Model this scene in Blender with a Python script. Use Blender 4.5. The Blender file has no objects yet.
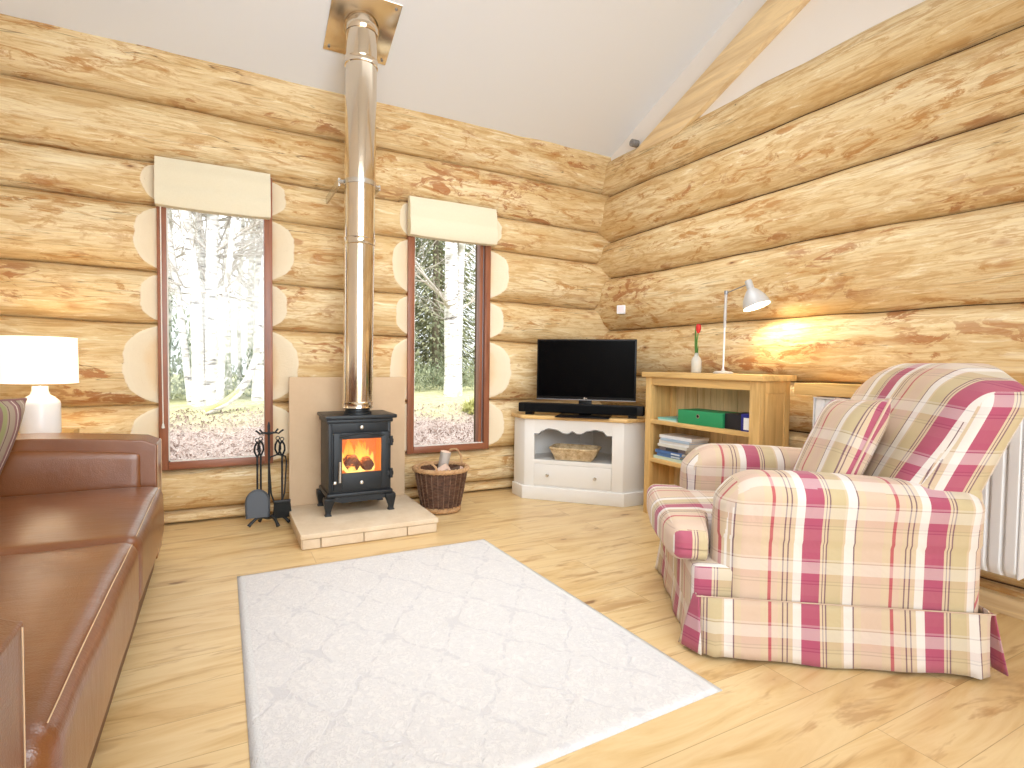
import bpy, bmesh, math, random
from mathutils import Vector, Matrix, noise
random.seed(7)
C = bpy.context.scene.collection
SC = bpy.context.scene
PI = math.pi

# ------------------------------------------------------------------ helpers
def lin(r, g, b):
    def c(v):
        v /= 255.0
        return v / 12.92 if v <= .04045 else ((v + .055) / 1.055) ** 2.4
    return (c(r), c(g), c(b), 1.0)

class MB:
    def __init__(s):
        s.v, s.f, s.m = [], [], []
    def add(s, vs, fs, m=0):
        o = len(s.v)
        s.v += [tuple(p) for p in vs]
        for q in fs:
            s.f.append([o + i for i in q]); s.m.append(m)
        return s
    def box(s, x0, x1, y0, y1, z0, z1, m=0, M=None):
        vs = [Vector((x, y, z)) for x in (x0, x1) for y in (y0, y1) for z in (z0, z1)]
        if M: vs = [M @ p for p in vs]
        return s.add(vs, [(0, 1, 3, 2), (4, 6, 7, 5), (0, 4, 5, 1), (2, 3, 7, 6), (0, 2, 6, 4), (1, 5, 7, 3)], m)
    def tube(s, pts, r, n=8, m=0, caps=True):
        pts = [Vector(p) for p in pts]
        rs = r if isinstance(r, (list, tuple)) else [r] * len(pts)
        rings, up = [], None
        for i, p in enumerate(pts):
            a = pts[max(0, i - 1)]; b = pts[min(len(pts) - 1, i + 1)]
            t = (b - a).normalized()
            if up is None:
                up = Vector((0, 0, 1)) if abs(t.z) < .9 else Vector((1, 0, 0))
            x = t.cross(up)
            if x.length < 1e-4: x = t.cross(Vector((1, 0.3, 0)))
            x.normalize(); y = x.cross(t).normalized(); up = y
            rings.append([p + (x * math.cos(2 * PI * k / n) + y * math.sin(2 * PI * k / n)) * rs[i] for k in range(n)])
        vs = [q for g in rings for q in g]
        fs = [(i * n + k, i * n + (k + 1) % n, (i + 1) * n + (k + 1) % n, (i + 1) * n + k) for i in range(len(pts) - 1) for k in range(n)]
        if caps:
            fs.append(tuple(reversed(range(n)))); fs.append(tuple((len(pts) - 1) * n + k for k in range(n)))
        return s.add(vs, fs, m)
    def lathe(s, prof, c=(0, 0, 0), n=32, m=0, M=None, caps=True):
        vs = []
        for r, z in prof:
            for k in range(n):
                a = 2 * PI * k / n
                p = Vector((r * math.cos(a), r * math.sin(a), z))
                if M: p = M @ p
                vs.append(p + Vector(c))
        L = len(prof)
        fs = [(i * n + k, i * n + (k + 1) % n, (i + 1) * n + (k + 1) % n, (i + 1) * n + k) for i in range(L - 1) for k in range(n)]
        if caps:
            fs.append(tuple(reversed(range(n)))); fs.append(tuple((L - 1) * n + k for k in range(n)))
        return s.add(vs, fs, m)
    def grid(s, fn, nu, nv, m=0, wrap=False):
        vs = [fn(i / nu, j / nv) for i in range(nu + 1) for j in range(nv + 1)]
        fs = [(i * (nv + 1) + j, (i + 1) * (nv + 1) + j, (i + 1) * (nv + 1) + j + 1, i * (nv + 1) + j + 1) for i in range(nu) for j in range(nv)]
        return s.add(vs, fs, m)
    def prism(s, poly, h0, h1, fn=None, m=0):
        """poly in (a,b); extruded along third coordinate; fn maps (a,b,h)->xyz"""
        fn = fn or (lambda a, b, h: (a, b, h))
        n = len(poly)
        vs = [fn(a, b, h0) for a, b in poly] + [fn(a, b, h1) for a, b in poly]
        fs = [tuple(reversed(range(n))), tuple(range(n, 2 * n))] + [(i, (i + 1) % n, n + (i + 1) % n, n + i) for i in range(n)]
        return s.add(vs, fs, m)
    def soft(s, x0, x1, y0, y1, z0, z1, r=.04, n=(14, 14, 10), bulge=(0, 0, 0), m=0, fn=None):
        """box with rounded corners and bulged faces"""
        c = Vector(((x0 + x1) / 2, (y0 + y1) / 2, (z0 + z1) / 2)); h = Vector(((x1 - x0) / 2, (y1 - y0) / 2, (z1 - z0) / 2))
        rr = Vector([min(r, q * .98) for q in h])
        idx, vs, fs = {}, [], []
        def coord(t, H, R):      # more samples near the rounded edge
            t = t * 2 - 1
            return t
        def P(i, j, k):
            key = (i, j, k)
            if key in idx: return idx[key]
            t = [(-math.cos(PI * q / N) * .45 + (2 * q / N - 1) * .55) for q, N in ((i, n[0]), (j, n[1]), (k, n[2]))]
            p = Vector((t[0] * h.x, t[1] * h.y, t[2] * h.z))
            q = Vector([max(-(h[a] - rr[a]), min(h[a] - rr[a], p[a])) for a in range(3)])
            d = p - q
            e = Vector([d[a] / rr[a] for a in range(3)])
            L = e.length
            if L > 1e-6:
                mx = max(abs(e[0]), abs(e[1]), abs(e[2]))
                e = e * (mx / L)
                p = q + Vector([e[a] * rr[a] for a in range(3)])
            b = Vector((0, 0, 0))
            for a in range(3):
                o1, o2 = (a + 1) % 3, (a + 2) % 3
                b[a] = bulge[a] * t[a] * (1 - t[o1] ** 2) * (1 - t[o2] ** 2)
            p = p + b + c
            if fn: p = Vector(fn(p, t))
            idx[key] = len(vs); vs.append(p); return idx[key]
        for a in range(3):
            o1, o2 = (a + 1) % 3, (a + 2) % 3
            for side in (0, n[a]):
                for i in range(n[o1]):
                    for j in range(n[o2]):
                        qs = []
                        for di, dj in ((0, 0), (1, 0), (1, 1), (0, 1)):
                            k = [0, 0, 0]; k[a] = side; k[o1] = i + di; k[o2] = j + dj
                            qs.append(P(*k))
                        fs.append(tuple(qs if side else reversed(qs)))
        return s.add(vs, fs, m)
    def build(s, name, mats, parent=None, bevel=0, smooth=None, off=None, uv=None, attr=None, fix=True, segs=2):
        me = bpy.data.meshes.new(name)
        vs = s.v
        if off is None and parent is not None and parent.get('_w'): off = parent['_w']
        if off is not None: vs = [(p[0] - off[0], p[1] - off[1], p[2] - off[2]) for p in vs]
        me.from_pydata(vs, [], s.f)
        if not isinstance(mats, (list, tuple)): mats = [mats]
        for mt in mats: me.materials.append(mt)
        me.polygons.foreach_set('material_index', s.m)
        if attr:
            a = me.attributes.new('cut', 'FLOAT', 'POINT'); a.data.foreach_set('value', attr)
        if fix or bevel:
            bm = bmesh.new(); bm.from_mesh(me)
            if fix: bmesh.ops.recalc_face_normals(bm, faces=bm.faces)
            if bevel:
                es = [e for e in bm.edges if len(e.link_faces) == 2 and e.calc_face_angle(0) > .6]
                bmesh.ops.bevel(bm, geom=es, offset=bevel, segments=segs, affect='EDGES', profile=.6, clamp_overlap=True)
            bm.to_mesh(me); bm.free()
        if uv:
            ul = me.uv_layers.new(name='UVMap')
            for p in me.polygons:
                for li in p.loop_indices:
                    ul.data[li].uv = uv(me.vertices[me.loops[li].vertex_index].co, p.normal)
        if smooth is not None or bevel:
            me.polygons.foreach_set('use_smooth', [True] * len(me.polygons))
            me.set_sharp_from_angle(angle=smooth if smooth else .9)
        me.update()
        o = bpy.data.objects.new(name, me); C.objects.link(o)
        if parent: o.parent = parent
        return o

def thing(name, label, cat, loc=(0, 0, 0), rz=0, group=None, world=True):
    o = bpy.data.objects.new(name, None); C.objects.link(o)
    o.location = loc; o.rotation_euler = (0, 0, rz); o.empty_display_size = .1
    o['label'] = label; o['category'] = cat
    if group: o['group'] = group
    if world: o['_w'] = tuple(loc)      # parts are authored in world coordinates
    return o
def tag(o, label, cat, group=None, kind=None):
    o['label'] = label; o['category'] = cat
    if group: o['group'] = group
    if kind: o['kind'] = kind
    return o
def struct(o, label=None):
    o['kind'] = 'structure'
    if label: o['label'] = label
    return o
def sempty(name, label):
    o = bpy.data.objects.new(name, None); C.objects.link(o); o['kind'] = 'structure'; o['label'] = label; return o
def sstep(a, b, x):
    t = max(0, min(1, (x - a) / (b - a))); return t * t * (3 - 2 * t)

# ------------------------------------------------------------------ materials
class NT:
    def __init__(s, name):
        s.mat = bpy.data.materials.new(name); s.mat.use_nodes = True
        s.t = s.mat.node_tree; s.t.nodes.clear()
        s.out = s.n('ShaderNodeOutputMaterial')
    def n(s, k, **kw):
        x = s.t.nodes.new(k)
        for a, b in kw.items(): setattr(x, a, b)
        return x
    def l(s, a, b): s.t.links.new(a, b)
    def set(s, sock, v):
        if hasattr(v, 'is_output') or isinstance(v, bpy.types.NodeSocket): s.l(v, sock)
        else: sock.default_value = v
    def math(s, op, a, b=None, clamp=False):
        x = s.n('ShaderNodeMath', operation=op, use_clamp=clamp)
        s.set(x.inputs[0], a)
        if b is not None: s.set(x.inputs[1], b)
        return x.outputs[0]
    def mix(s, f, a, b, mode='MIX'):
        x = s.n('ShaderNodeMix', data_type='RGBA', blend_type=mode)
        s.set(x.inputs[0], f); s.set(x.inputs[6], a); s.set(x.inputs[7], b); return x.outputs[2]
    def ramp(s, f, stops, interp='LINEAR'):
        x = s.n('ShaderNodeValToRGB'); e = x.color_ramp.elements; x.color_ramp.interpolation = interp
        e[0].position, e[0].color = stops[0]; e[1].position, e[1].color = stops[-1]
        for p, c in stops[1:-1]:
            q = e.new(p); q.color = c
        s.set(x.inputs[0], f); return x.outputs[0]
    def noise(s, vec, scale, detail=4, rough=.55, dist=0):
        x = s.n('ShaderNodeTexNoise'); s.set(x.inputs['Vector'], vec)
        x.inputs['Scale'].default_value = scale; x.inputs['Detail'].default_value = detail
        x.inputs['Roughness'].default_value = rough; x.inputs['Distortion'].default_value = dist
        return x.outputs[0]
    def mapping(s, vec, loc=(0, 0, 0), rot=(0, 0, 0), scale=(1, 1, 1)):
        x = s.n('ShaderNodeMapping'); s.set(x.inputs[0], vec); s.set(x.inputs[1], loc)
        x.inputs[2].default_value = rot; x.inputs[3].default_value = scale; return x.outputs[0]
    def coord(s, k='Object'):
        return s.n('ShaderNodeTexCoord').outputs[k]
    def bump(s, h, strength=.3, dist=.01):
        x = s.n('ShaderNodeBump'); x.inputs['Strength'].default_value = strength; x.inputs['Distance'].default_value = dist
        s.set(x.inputs['Height'], h); return x.outputs[0]
    def bsdf(s, color, rough=.5, metal=0, normal=None, **kw):
        b = s.n('ShaderNodeBsdfPrincipled'); s.set(b.inputs['Base Color'], color); s.set(b.inputs['Roughness'], rough)
        s.set(b.inputs['Metallic'], metal)
        if normal is not None: s.l(normal, b.inputs['Normal'])
        for k, v in kw.items(): s.set(b.inputs[k.replace('_', ' ')], v)
        s.l(b.outputs[0], s.out.inputs[0]); return b

def plain(name, col, rough=.5, metal=0, bump=0, bscale=200, var=0, **kw):
    t = NT(name); co = t.coord(); c = col
    if var:
        c = t.mix(t.math('MULTIPLY', t.noise(co, 6), var), col, (col[0] * .5, col[1] * .5, col[2] * .5, 1))
    nm = t.bump(t.noise(co, bscale, 3), bump, .004) if bump else None
    t.bsdf(c, rough, metal, nm, **kw); return t.mat

def wood(name, axis, base, dark, scale=1.0, rough=.5, knots=True, endcut=False, patches=0.0, perobj=True, grain=1.0):
    t = NT(name); co = t.coord()
    if perobj:
        oi = t.n('ShaderNodeObjectInfo'); cm = t.n('ShaderNodeCombineXYZ')
        r = t.math('MULTIPLY', oi.outputs['Random'], 37.0)
        for i in range(3): t.l(r, cm.inputs[i])
        va = t.n('ShaderNodeVectorMath', operation='ADD'); t.l(co, va.inputs[0]); t.l(cm.outputs[0], va.inputs[1]); co = va.outputs[0]
    al, ac = .9 * scale, 11 * scale
    sc = [ac, ac, ac]; sc[axis] = al
    st = t.mapping(co, scale=sc)
    g = t.noise(st, 1.0, 6, .62, .6)
    sc2 = [ac * 4, ac * 4, ac * 4]; sc2[axis] = al * 2
    fine = t.noise(t.mapping(co, scale=sc2), 1.0, 4, .6)
    light = tuple(min(1, q * 1.22) for q in base[:3]) + (1,)
    col = t.ramp(g, [(.3, dark), (.47, base), (.62, light), (.75, base)])
    col = t.mix(t.math('MULTIPLY', fine, .30 * grain), col, dark)
    if patches:
        sp = [4.2, 4.2, 4.2]; sp[axis] = 1.5
        pn = t.noise(t.mapping(co, scale=sp), 1.3, 5, .7, 1.0)
        pm = t.ramp(pn, [(.56, (0, 0, 0, 1)), (.64, (1, 1, 1, 1))])
        col = t.mix(t.math('MULTIPLY', pm, patches), col, lin(196, 137, 72))
        pn2 = t.noise(t.mapping(co, loc=(5, 3, 1), scale=sp), 2.2, 5, .7, 1.0)
        pm2 = t.ramp(pn2, [(.64, (0, 0, 0, 1)), (.70, (1, 1, 1, 1))])
        col = t.mix(t.math('MULTIPLY', pm2, patches * 1.0), col, lin(168, 98, 45))
        pn3 = t.noise(t.mapping(co, loc=(2, 7, 4), scale=sp), 1.0, 3, .6, .5)
        pm3 = t.ramp(pn3, [(.50, (0, 0, 0, 1)), (.66, (1, 1, 1, 1))])
        col = t.mix(t.math('MULTIPLY', pm3, .5), col, lin(250, 232, 190))
    if knots:
        sk = [3.0, 3.0, 3.0]; sk[axis] = 1.1
        v = t.n('ShaderNodeTexVoronoi'); t.l(t.mapping(co, scale=sk), v.inputs['Vector']); v.inputs['Scale'].default_value = 1.5 * scale
        kd = t.math('ADD', v.outputs['Distance'], t.math('MULTIPLY', t.noise(co, 30, 2), .03))
        km = t.ramp(kd, [(.045, (1, 1, 1, 1)), (.085, (0, 0, 0, 1))])
        col = t.mix(t.math('MULTIPLY', km, .7), col, lin(120, 72, 36))
    if endcut:
        # checks (drying cracks) running along the log
        scx = [16, 16, 16]; scx[axis] = .35
        ck = t.noise(t.mapping(co, loc=(1, 2, 3), scale=scx), 1.0, 3, .5, .3)
        cm_ = t.ramp(ck, [(.496, (0, 0, 0, 1)), (.5, (1, 1, 1, 1)), (.504, (0, 0, 0, 1))])
        gate = t.ramp(t.noise(co, .9, 2), [(.52, (0, 0, 0, 1)), (.6, (1, 1, 1, 1))])
        col = t.mix(t.math('MULTIPLY', t.math('MULTIPLY', cm_, gate), .8), col, lin(110, 70, 35))
        at = t.n('ShaderNodeAttribute', attribute_name='cut')
        wob = t.math('MULTIPLY', t.math('SUBTRACT', t.noise(t.coord(), 14, 3), .5), .012)
        f = t.math('ADD', at.outputs['Fac'], wob)
        em = t.ramp(f, [(.0, (0, 0, 0, 1)), (.004, (1, 1, 1, 1))])
        rings = t.noise(t.mapping(f, scale=(60, 60, 60)), 1.5, 2)
        ec = t.ramp(t.math('ADD', f, t.math('MULTIPLY', t.noise(t.coord(), 7, 3), .03)), [(.015, lin(240, 222, 184)), (.055, lin(243, 220, 180)), (.072, lin(236, 202, 156))])
        ec = t.mix(t.math('MULTIPLY', rings, .18), ec, lin(214, 178, 130))
        col = t.mix(em, col, ec)
    nm = t.bump(t.math('ADD', g, t.math('MULTIPLY', fine, .5)), .25, .006)
    t.bsdf(col, rough, 0, nm); return t.mat

M = {}
LOGB, LOGD = lin(240, 213, 160), lin(205, 163, 103)
def logwood(name, axis):
    t = NT(name); co0 = t.coord()
    oi = t.n('ShaderNodeObjectInfo'); cm = t.n('ShaderNodeCombineXYZ'); rd = oi.outputs['Random']
    r = t.math('MULTIPLY', rd, 37.0)
    for i in range(3): t.l(r, cm.inputs[i])
    va = t.n('ShaderNodeVectorMath', operation='ADD'); t.l(co0, va.inputs[0]); t.l(cm.outputs[0], va.inputs[1]); co = va.outputs[0]
    def st(al, ac, loc=(0, 0, 0)):
        sc = [ac] * 3; sc[axis] = al; return t.mapping(co, loc=loc, scale=sc)
    W, K = (1, 1, 1, 1), (0, 0, 0, 1)
    pale, mid, tan = lin(234, 210, 163), lin(220, 189, 136), lin(198, 153, 94)
    big = t.noise(st(1.1, 5), 1, 4, .6, .5)
    g = t.noise(st(3.6, 26, (1, 1, 1)), 1, 7, .72, 1.0)
    col = t.ramp(big, [(.35, mid), (.55, pale), (.7, lin(244, 226, 186))])
    # knife-peeled flecks: bright and tan streaky blotches
    col = t.mix(t.math('MULTIPLY', t.ramp(g, [(.50, K), (.58, W)]), .62), col, tan)
    col = t.mix(t.math('MULTIPLY', t.ramp(g, [(.34, W), (.43, K)]), .8), col, lin(250, 236, 202))
    gate = t.ramp(t.noise(st(.8, 2.2, (4, 1, 2)), 1, 3, .6), [(.44, K), (.56, W)])
    p2 = t.ramp(t.noise(st(4.0, 15, (7, 3, 5)), 1, 6, .72, 1.2), [(.53, K), (.60, W)])
    col = t.mix(t.math('MULTIPLY', t.math('MULTIPLY', p2, gate), .78), col, lin(188, 130, 66))
    gate2 = t.ramp(t.noise(st(.9, 2.6, (9, 6, 2)), 1, 3, .6), [(.54, K), (.63, W)])
    p3 = t.ramp(t.noise(st(4.5, 12, (2, 8, 5)), 1, 5, .7, 1.0), [(.52, K), (.57, W)])
    col = t.mix(t.math('MULTIPLY', t.math('MULTIPLY', p3, gate2), .75), col, lin(168, 98, 48))
    fine = t.noise(st(5, 120), 1, 4, .65)
    col = t.mix(t.math('MULTIPLY', t.ramp(fine, [(.45, K), (.7, W)]), .35), col, lin(180, 136, 84))
    sk = [3.4] * 3; sk[axis] = 1.5
    v = t.n('ShaderNodeTexVoronoi'); t.l(t.mapping(co, scale=sk), v.inputs['Vector']); v.inputs['Scale'].default_value = 1.3
    kd = t.math('ADD', v.outputs['Distance'], t.math('MULTIPLY', t.noise(co, 26, 3), .05))
    col = t.mix(t.math('MULTIPLY', t.ramp(kd, [(.07, W), (.13, K)]), .55), col, lin(176, 112, 58))
    col = t.mix(t.math('MULTIPLY', t.ramp(kd, [(.05, W), (.07, K)]), .8), col, lin(96, 58, 32))
    # checks (drying cracks) running along the log
    ck = t.noise(st(.35, 12, (1, 2, 3)), 1, 3, .5, .3)
    cm_ = t.ramp(ck, [(.4955, K), (.5, W), (.5045, K)])
    cg = t.ramp(t.noise(st(.7, 1.6, (3, 3, 3)), 1, 2), [(.46, K), (.56, W)])
    crack = t.math('MULTIPLY', cm_, cg)
    col = t.mix(t.math('MULTIPLY', crack, .8), col, lin(112, 74, 40))
    at = t.n('ShaderNodeAttribute', attribute_name='cut')
    f = t.math('ADD', at.outputs['Fac'], t.math('MULTIPLY', t.math('SUBTRACT', t.noise(co0, 16, 4), .5), .018))
    em = t.ramp(f, [(.0, K), (.004, W)])
    ec = t.ramp(t.math('ADD', f, t.math('MULTIPLY', t.noise(co0, 7, 3), .03)), [(.02, lin(246, 232, 204)), (.075, lin(244, 226, 194)), (.10, lin(240, 212, 170))])
    ec = t.mix(t.math('MULTIPLY', t.noise(t.mapping(f, scale=(60, 60, 60)), 1.5, 2), .14), ec, lin(214, 180, 136))
    col = t.mix(em, col, ec)
    h = t.math('SUBTRACT', t.math('ADD', g, t.math('MULTIPLY', fine, .4)), crack)
    t.bsdf(col, .6, 0, t.bump(h, .35, .008), Specular_IOR_Level=.3); return t.mat
M['log_x'] = logwood('log_wood_x', 0)
M['log_y'] = logwood('log_wood_y', 1)
M['pine_x'] = wood('pine_x', 0, lin(222, 184, 118), lin(196, 152, 88), 2.0, .4, knots=False)
M['pine_y'] = wood('pine_y', 1, lin(224, 186, 122), lin(198, 154, 90), 2.0, .4, knots=False)
M['pine_z'] = wood('pine_z', 2, lin(224, 186, 122), lin(198, 154, 90), 2.0, .4, knots=False)
M['rafter'] = wood('rafter_wood', 1, lin(236, 210, 166), lin(216, 180, 130), 1.6, .5)
M['rustic'] = wood('cabinet_top', 0, lin(228, 190, 128), lin(196, 150, 92), 2.5, .4)
M['mahog_z'] = wood('red_wood_z', 2, lin(148, 92, 64), lin(120, 70, 48), 3.0, .35, knots=False)
M['mahog_x'] = wood('red_wood_x', 0, lin(148, 92, 64), lin(120, 70, 48), 3.0, .35, knots=False)
M['white_paint'] = plain('white_paint', lin(244, 242, 238), .45, var=.05)
M['white_enamel'] = plain('white_enamel', lin(245, 246, 248), .3)
M['plaster'] = plain('plaster', lin(246, 240, 234), .9, bump=.1, bscale=60)
M['dark_gap'] = plain('dark_gap', lin(92, 70, 46), .9)
M['black_iron'] = plain('black_iron', lin(40, 43, 46), .42, .35, bump=.15, bscale=400)
M['black_plastic'] = plain('black_plastic', lin(12, 12, 14), .4, Specular_IOR_Level=.25)
M['screen'] = plain('tv_screen', lin(4, 4, 5), .25, Specular_IOR_Level=.06)
M['grey_metal'] = plain('grey_metal', lin(150, 150, 152), .35, .6)
M['silver'] = plain('silver', lin(215, 213, 208), .25, .9)
M['lamp_grey'] = plain('lamp_grey', lin(196, 194, 192), .35, .1)
M['ceramic'] = plain('ceramic', lin(242, 242, 245), .25)
M['black_bristle'] = plain('black_bristle', lin(28, 30, 30), .9, bump=.8, bscale=500)
M['cord'] = plain('cord', lin(238, 234, 224), .7)
M['concrete'] = plain('foundation', lin(150, 145, 138), .9)

def steel():
    t = NT('stainless'); co = t.coord()
    n = t.noise(t.mapping(co, scale=(3, 3, 40)), 1, 3)
    t.bsdf(lin(226, 214, 196), t.math('ADD', .10, t.math('MULTIPLY', n, .1)), 1.0); return t.mat
M['steel'] = steel()

def stone(name, a, b, sc=9):
    t = NT(name); co = t.coord()
    n = t.noise(co, sc, 6, .6); n2 = t.noise(co, sc * 12, 3)
    c = t.mix(t.math('MULTIPLY', n2, .25), t.ramp(n, [(.3, a), (.7, b)]), lin(190, 160, 125))
    t.bsdf(c, .75, 0, t.bump(t.math('ADD', n, n2), .2, .005)); return t.mat
M['stone'] = stone('hearth_stone', lin(222, 200, 170), lin(236, 218, 192))
M['slate'] = stone('back_stone', lin(206, 176, 142), lin(216, 188, 154), 3)
M['mortar'] = plain('mortar', lin(196, 176, 148), .9)

def floor_mat():
    t = NT('oak_floor'); co = t.coord()
    br = t.n('ShaderNodeTexBrick'); t.l(t.mapping(co, loc=(.35, .07, 0)), br.inputs['Vector'])
    br.offset = .37; br.inputs['Scale'].default_value = 1; br.inputs['Brick Width'].default_value = 1.25
    br.inputs['Row Height'].default_value = .19; br.inputs['Mortar Size'].default_value = .0012; br.inputs['Mortar Smooth'].default_value = .4
    br.inputs['Color1'].default_value = (0, 0, 0, 1); br.inputs['Color2'].default_value = (1, 1, 1, 1); br.inputs['Mortar'].default_value = (.5, .5, .5, 1)
    rnd = t.n('ShaderNodeSeparateColor'); t.l(br.outputs['Color'], rnd.inputs[0]); r = rnd.outputs[0]
    cm = t.n('ShaderNodeCombineXYZ'); t.l(t.math('MULTIPLY', r, 23.0), cm.inputs[0]); t.l(t.math('MULTIPLY', r, 11.0), cm.inputs[1])
    va = t.n('ShaderNodeVectorMath', operation='ADD'); t.l(co, va.inputs[0]); t.l(cm.outputs[0], va.inputs[1]); pc = va.outputs[0]
    g = t.noise(t.mapping(pc, scale=(1.5, 8.5, 1)), 1, 6, .58, 1.2)
    fine = t.noise(t.mapping(pc, scale=(3, 60, 1)), 1, 4, .6)
    col = t.ramp(g, [(.26, lin(202, 160, 102)), (.42, lin(228, 196, 140)), (.58, lin(240, 214, 164)), (.75, lin(228, 196, 140))])
    col = t.mix(t.math('MULTIPLY', fine, .13), col, lin(196, 146, 90))
    col = t.mix(t.math('MULTIPLY', r, .16), col, lin(205, 160, 104))
    v = t.n('ShaderNodeTexVoronoi'); t.l(t.mapping(pc, scale=(1.6, 4.2, 1)), v.inputs['Vector']); v.inputs['Scale'].default_value = 1.1
    kd = t.math('ADD', v.outputs['Distance'], t.math('MULTIPLY', t.noise(pc, 25, 3), .09))
    halo = t.ramp(kd, [(.09, (1, 1, 1, 1)), (.30, (0, 0, 0, 1))])
    col = t.mix(t.math('MULTIPLY', halo, .5), col, lin(190, 138, 84))
    km = t.ramp(kd, [(.085, (1, 1, 1, 1)), (.125, (0, 0, 0, 1))])
    col = t.mix(t.math('MULTIPLY', km, .75), col, lin(118, 74, 40))
    st = t.ramp(t.noise(t.mapping(pc, loc=(3, 1, 0), scale=(1.5, 9, 1)), 1.2, 4, .65, .8), [(.56, (0, 0, 0, 1)), (.66, (1, 1, 1, 1))])
    col = t.mix(t.math('MULTIPLY', st, .6), col, lin(178, 130, 78))
    col = t.mix(t.math('MULTIPLY', br.outputs['Fac'], .55), col, lin(140, 98, 56))
    ro = t.math('ADD', .24, t.math('MULTIPLY', g, .18))
    t.bsdf(col, ro, 0, t.bump(t.math('SUBTRACT', t.math('MULTIPLY', fine, .4), br.outputs['Fac']), .08, .003)); return t.mat
M['floor'] = floor_mat()

def rug_mat():
    t = NT('rug_pile'); co = t.coord()
    wob = t.n('ShaderNodeTexNoise'); t.l(co, wob.inputs['Vector']); wob.inputs['Scale'].default_value = 9
    va = t.n('ShaderNodeVectorMath', operation='MULTIPLY_ADD'); t.l(wob.outputs['Color'], va.inputs[0]); va.inputs[1].default_value = (.085, .085, 0); t.l(co, va.inputs[2])
    s = t.n('ShaderNodeSeparateXYZ'); t.l(va.outputs[0], s.inputs[0])
    cx = t.math('COSINE', t.math('MULTIPLY', s.outputs[0], 2 * PI / .27)); cy = t.math('COSINE', t.math('MULTIPLY', s.outputs[1], 2 * PI / .40))
    f = t.math('ADD', cx, cy); af = t.math('ABSOLUTE', f)
    ogee = t.ramp(af, [(.10, (1, 1, 1, 1)), (.22, (0, 0, 0, 1))])
    ring = t.ramp(t.math('ABSOLUTE', t.math('SUBTRACT', af, 1.15)), [(.07, (1, 1, 1, 1)), (.17, (0, 0, 0, 1))])
    ring2 = t.ramp(t.math('ABSOLUTE', t.math('SUBTRACT', af, .62)), [(.04, (1, 1, 1, 1)), (.1, (0, 0, 0, 1))])
    dam = t.ramp(t.noise(co, 24, 3, .6, 1.2), [(.46, (0, 0, 0, 1)), (.54, (1, 1, 1, 1))])
    p = t.math('MAXIMUM', t.math('MAXIMUM', t.math('MULTIPLY', ogee, .9), t.math('MULTIPLY', ring, .45)), t.math('MULTIPLY', ring2, .3))
    p = t.math('MULTIPLY', p, t.math('ADD', .35, t.math('MULTIPLY', dam, .65)))
    dam2 = t.ramp(t.noise(co, 38, 4, .7, 2.0), [(.48, (0, 0, 0, 1)), (.56, (1, 1, 1, 1))])
    p = t.math('MAXIMUM', p, t.math('MULTIPLY', t.math('MAXIMUM', t.math('MULTIPLY', dam, .6), dam2), .55))
    speck = t.noise(co, 160, 2)
    col = t.mix(t.math('MULTIPLY', p, .55), lin(238, 236, 235), lin(198, 197, 203))
    col = t.mix(t.math('MULTIPLY', speck, .14), col, lin(190, 188, 188))
    # plain woven edge
    at = t.n('ShaderNodeAttribute', attribute_name='cut')
    col = t.mix(t.ramp(at.outputs['Fac'], [(.45, (0, 0, 0, 1)), (.55, (1, 1, 1, 1))]), col, lin(230, 230, 230))
    h = t.math('SUBTRACT', t.math('MULTIPLY', speck, .6), t.math('MULTIPLY', p, .8))
    t.bsdf(col, .95, 0, t.bump(h, .5, .006), Specular_IOR_Level=.1); return t.mat
M['rug'] = rug_mat()

def leather():
    t = NT('brown_leather'); co = t.coord()
    n = t.noise(co, 2.2, 3); n2 = t.noise(t.mapping(co, scale=(1, 3, 1)), 7, 5, .6)
    v = t.n('ShaderNodeTexVoronoi'); t.l(co, v.inputs['Vector']); v.inputs['Scale'].default_value = 260
    col = t.ramp(n, [(.3, lin(112, 60, 26)), (.6, lin(134, 78, 33)), (.8, lin(150, 92, 44))])
    col = t.mix(t.math('MULTIPLY', n2, .2), col, lin(100, 58, 34))
    nm = t.bump(t.math('ADD', t.math('MULTIPLY', v.outputs['Distance'], .15), t.math('MULTIPLY', n2, 1.0)), .32, .008)
    t.bsdf(col, .30, 0, nm, Specular_IOR_Level=.9, Coat_Weight=.2, Coat_Roughness=.22); return t.mat
M['leather'] = leather()
M['leather_dark'] = plain('dark_leather', lin(96, 60, 36), .5, bump=.1)
M['thread'] = plain('thread', lin(226, 196, 160), .7)

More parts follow.
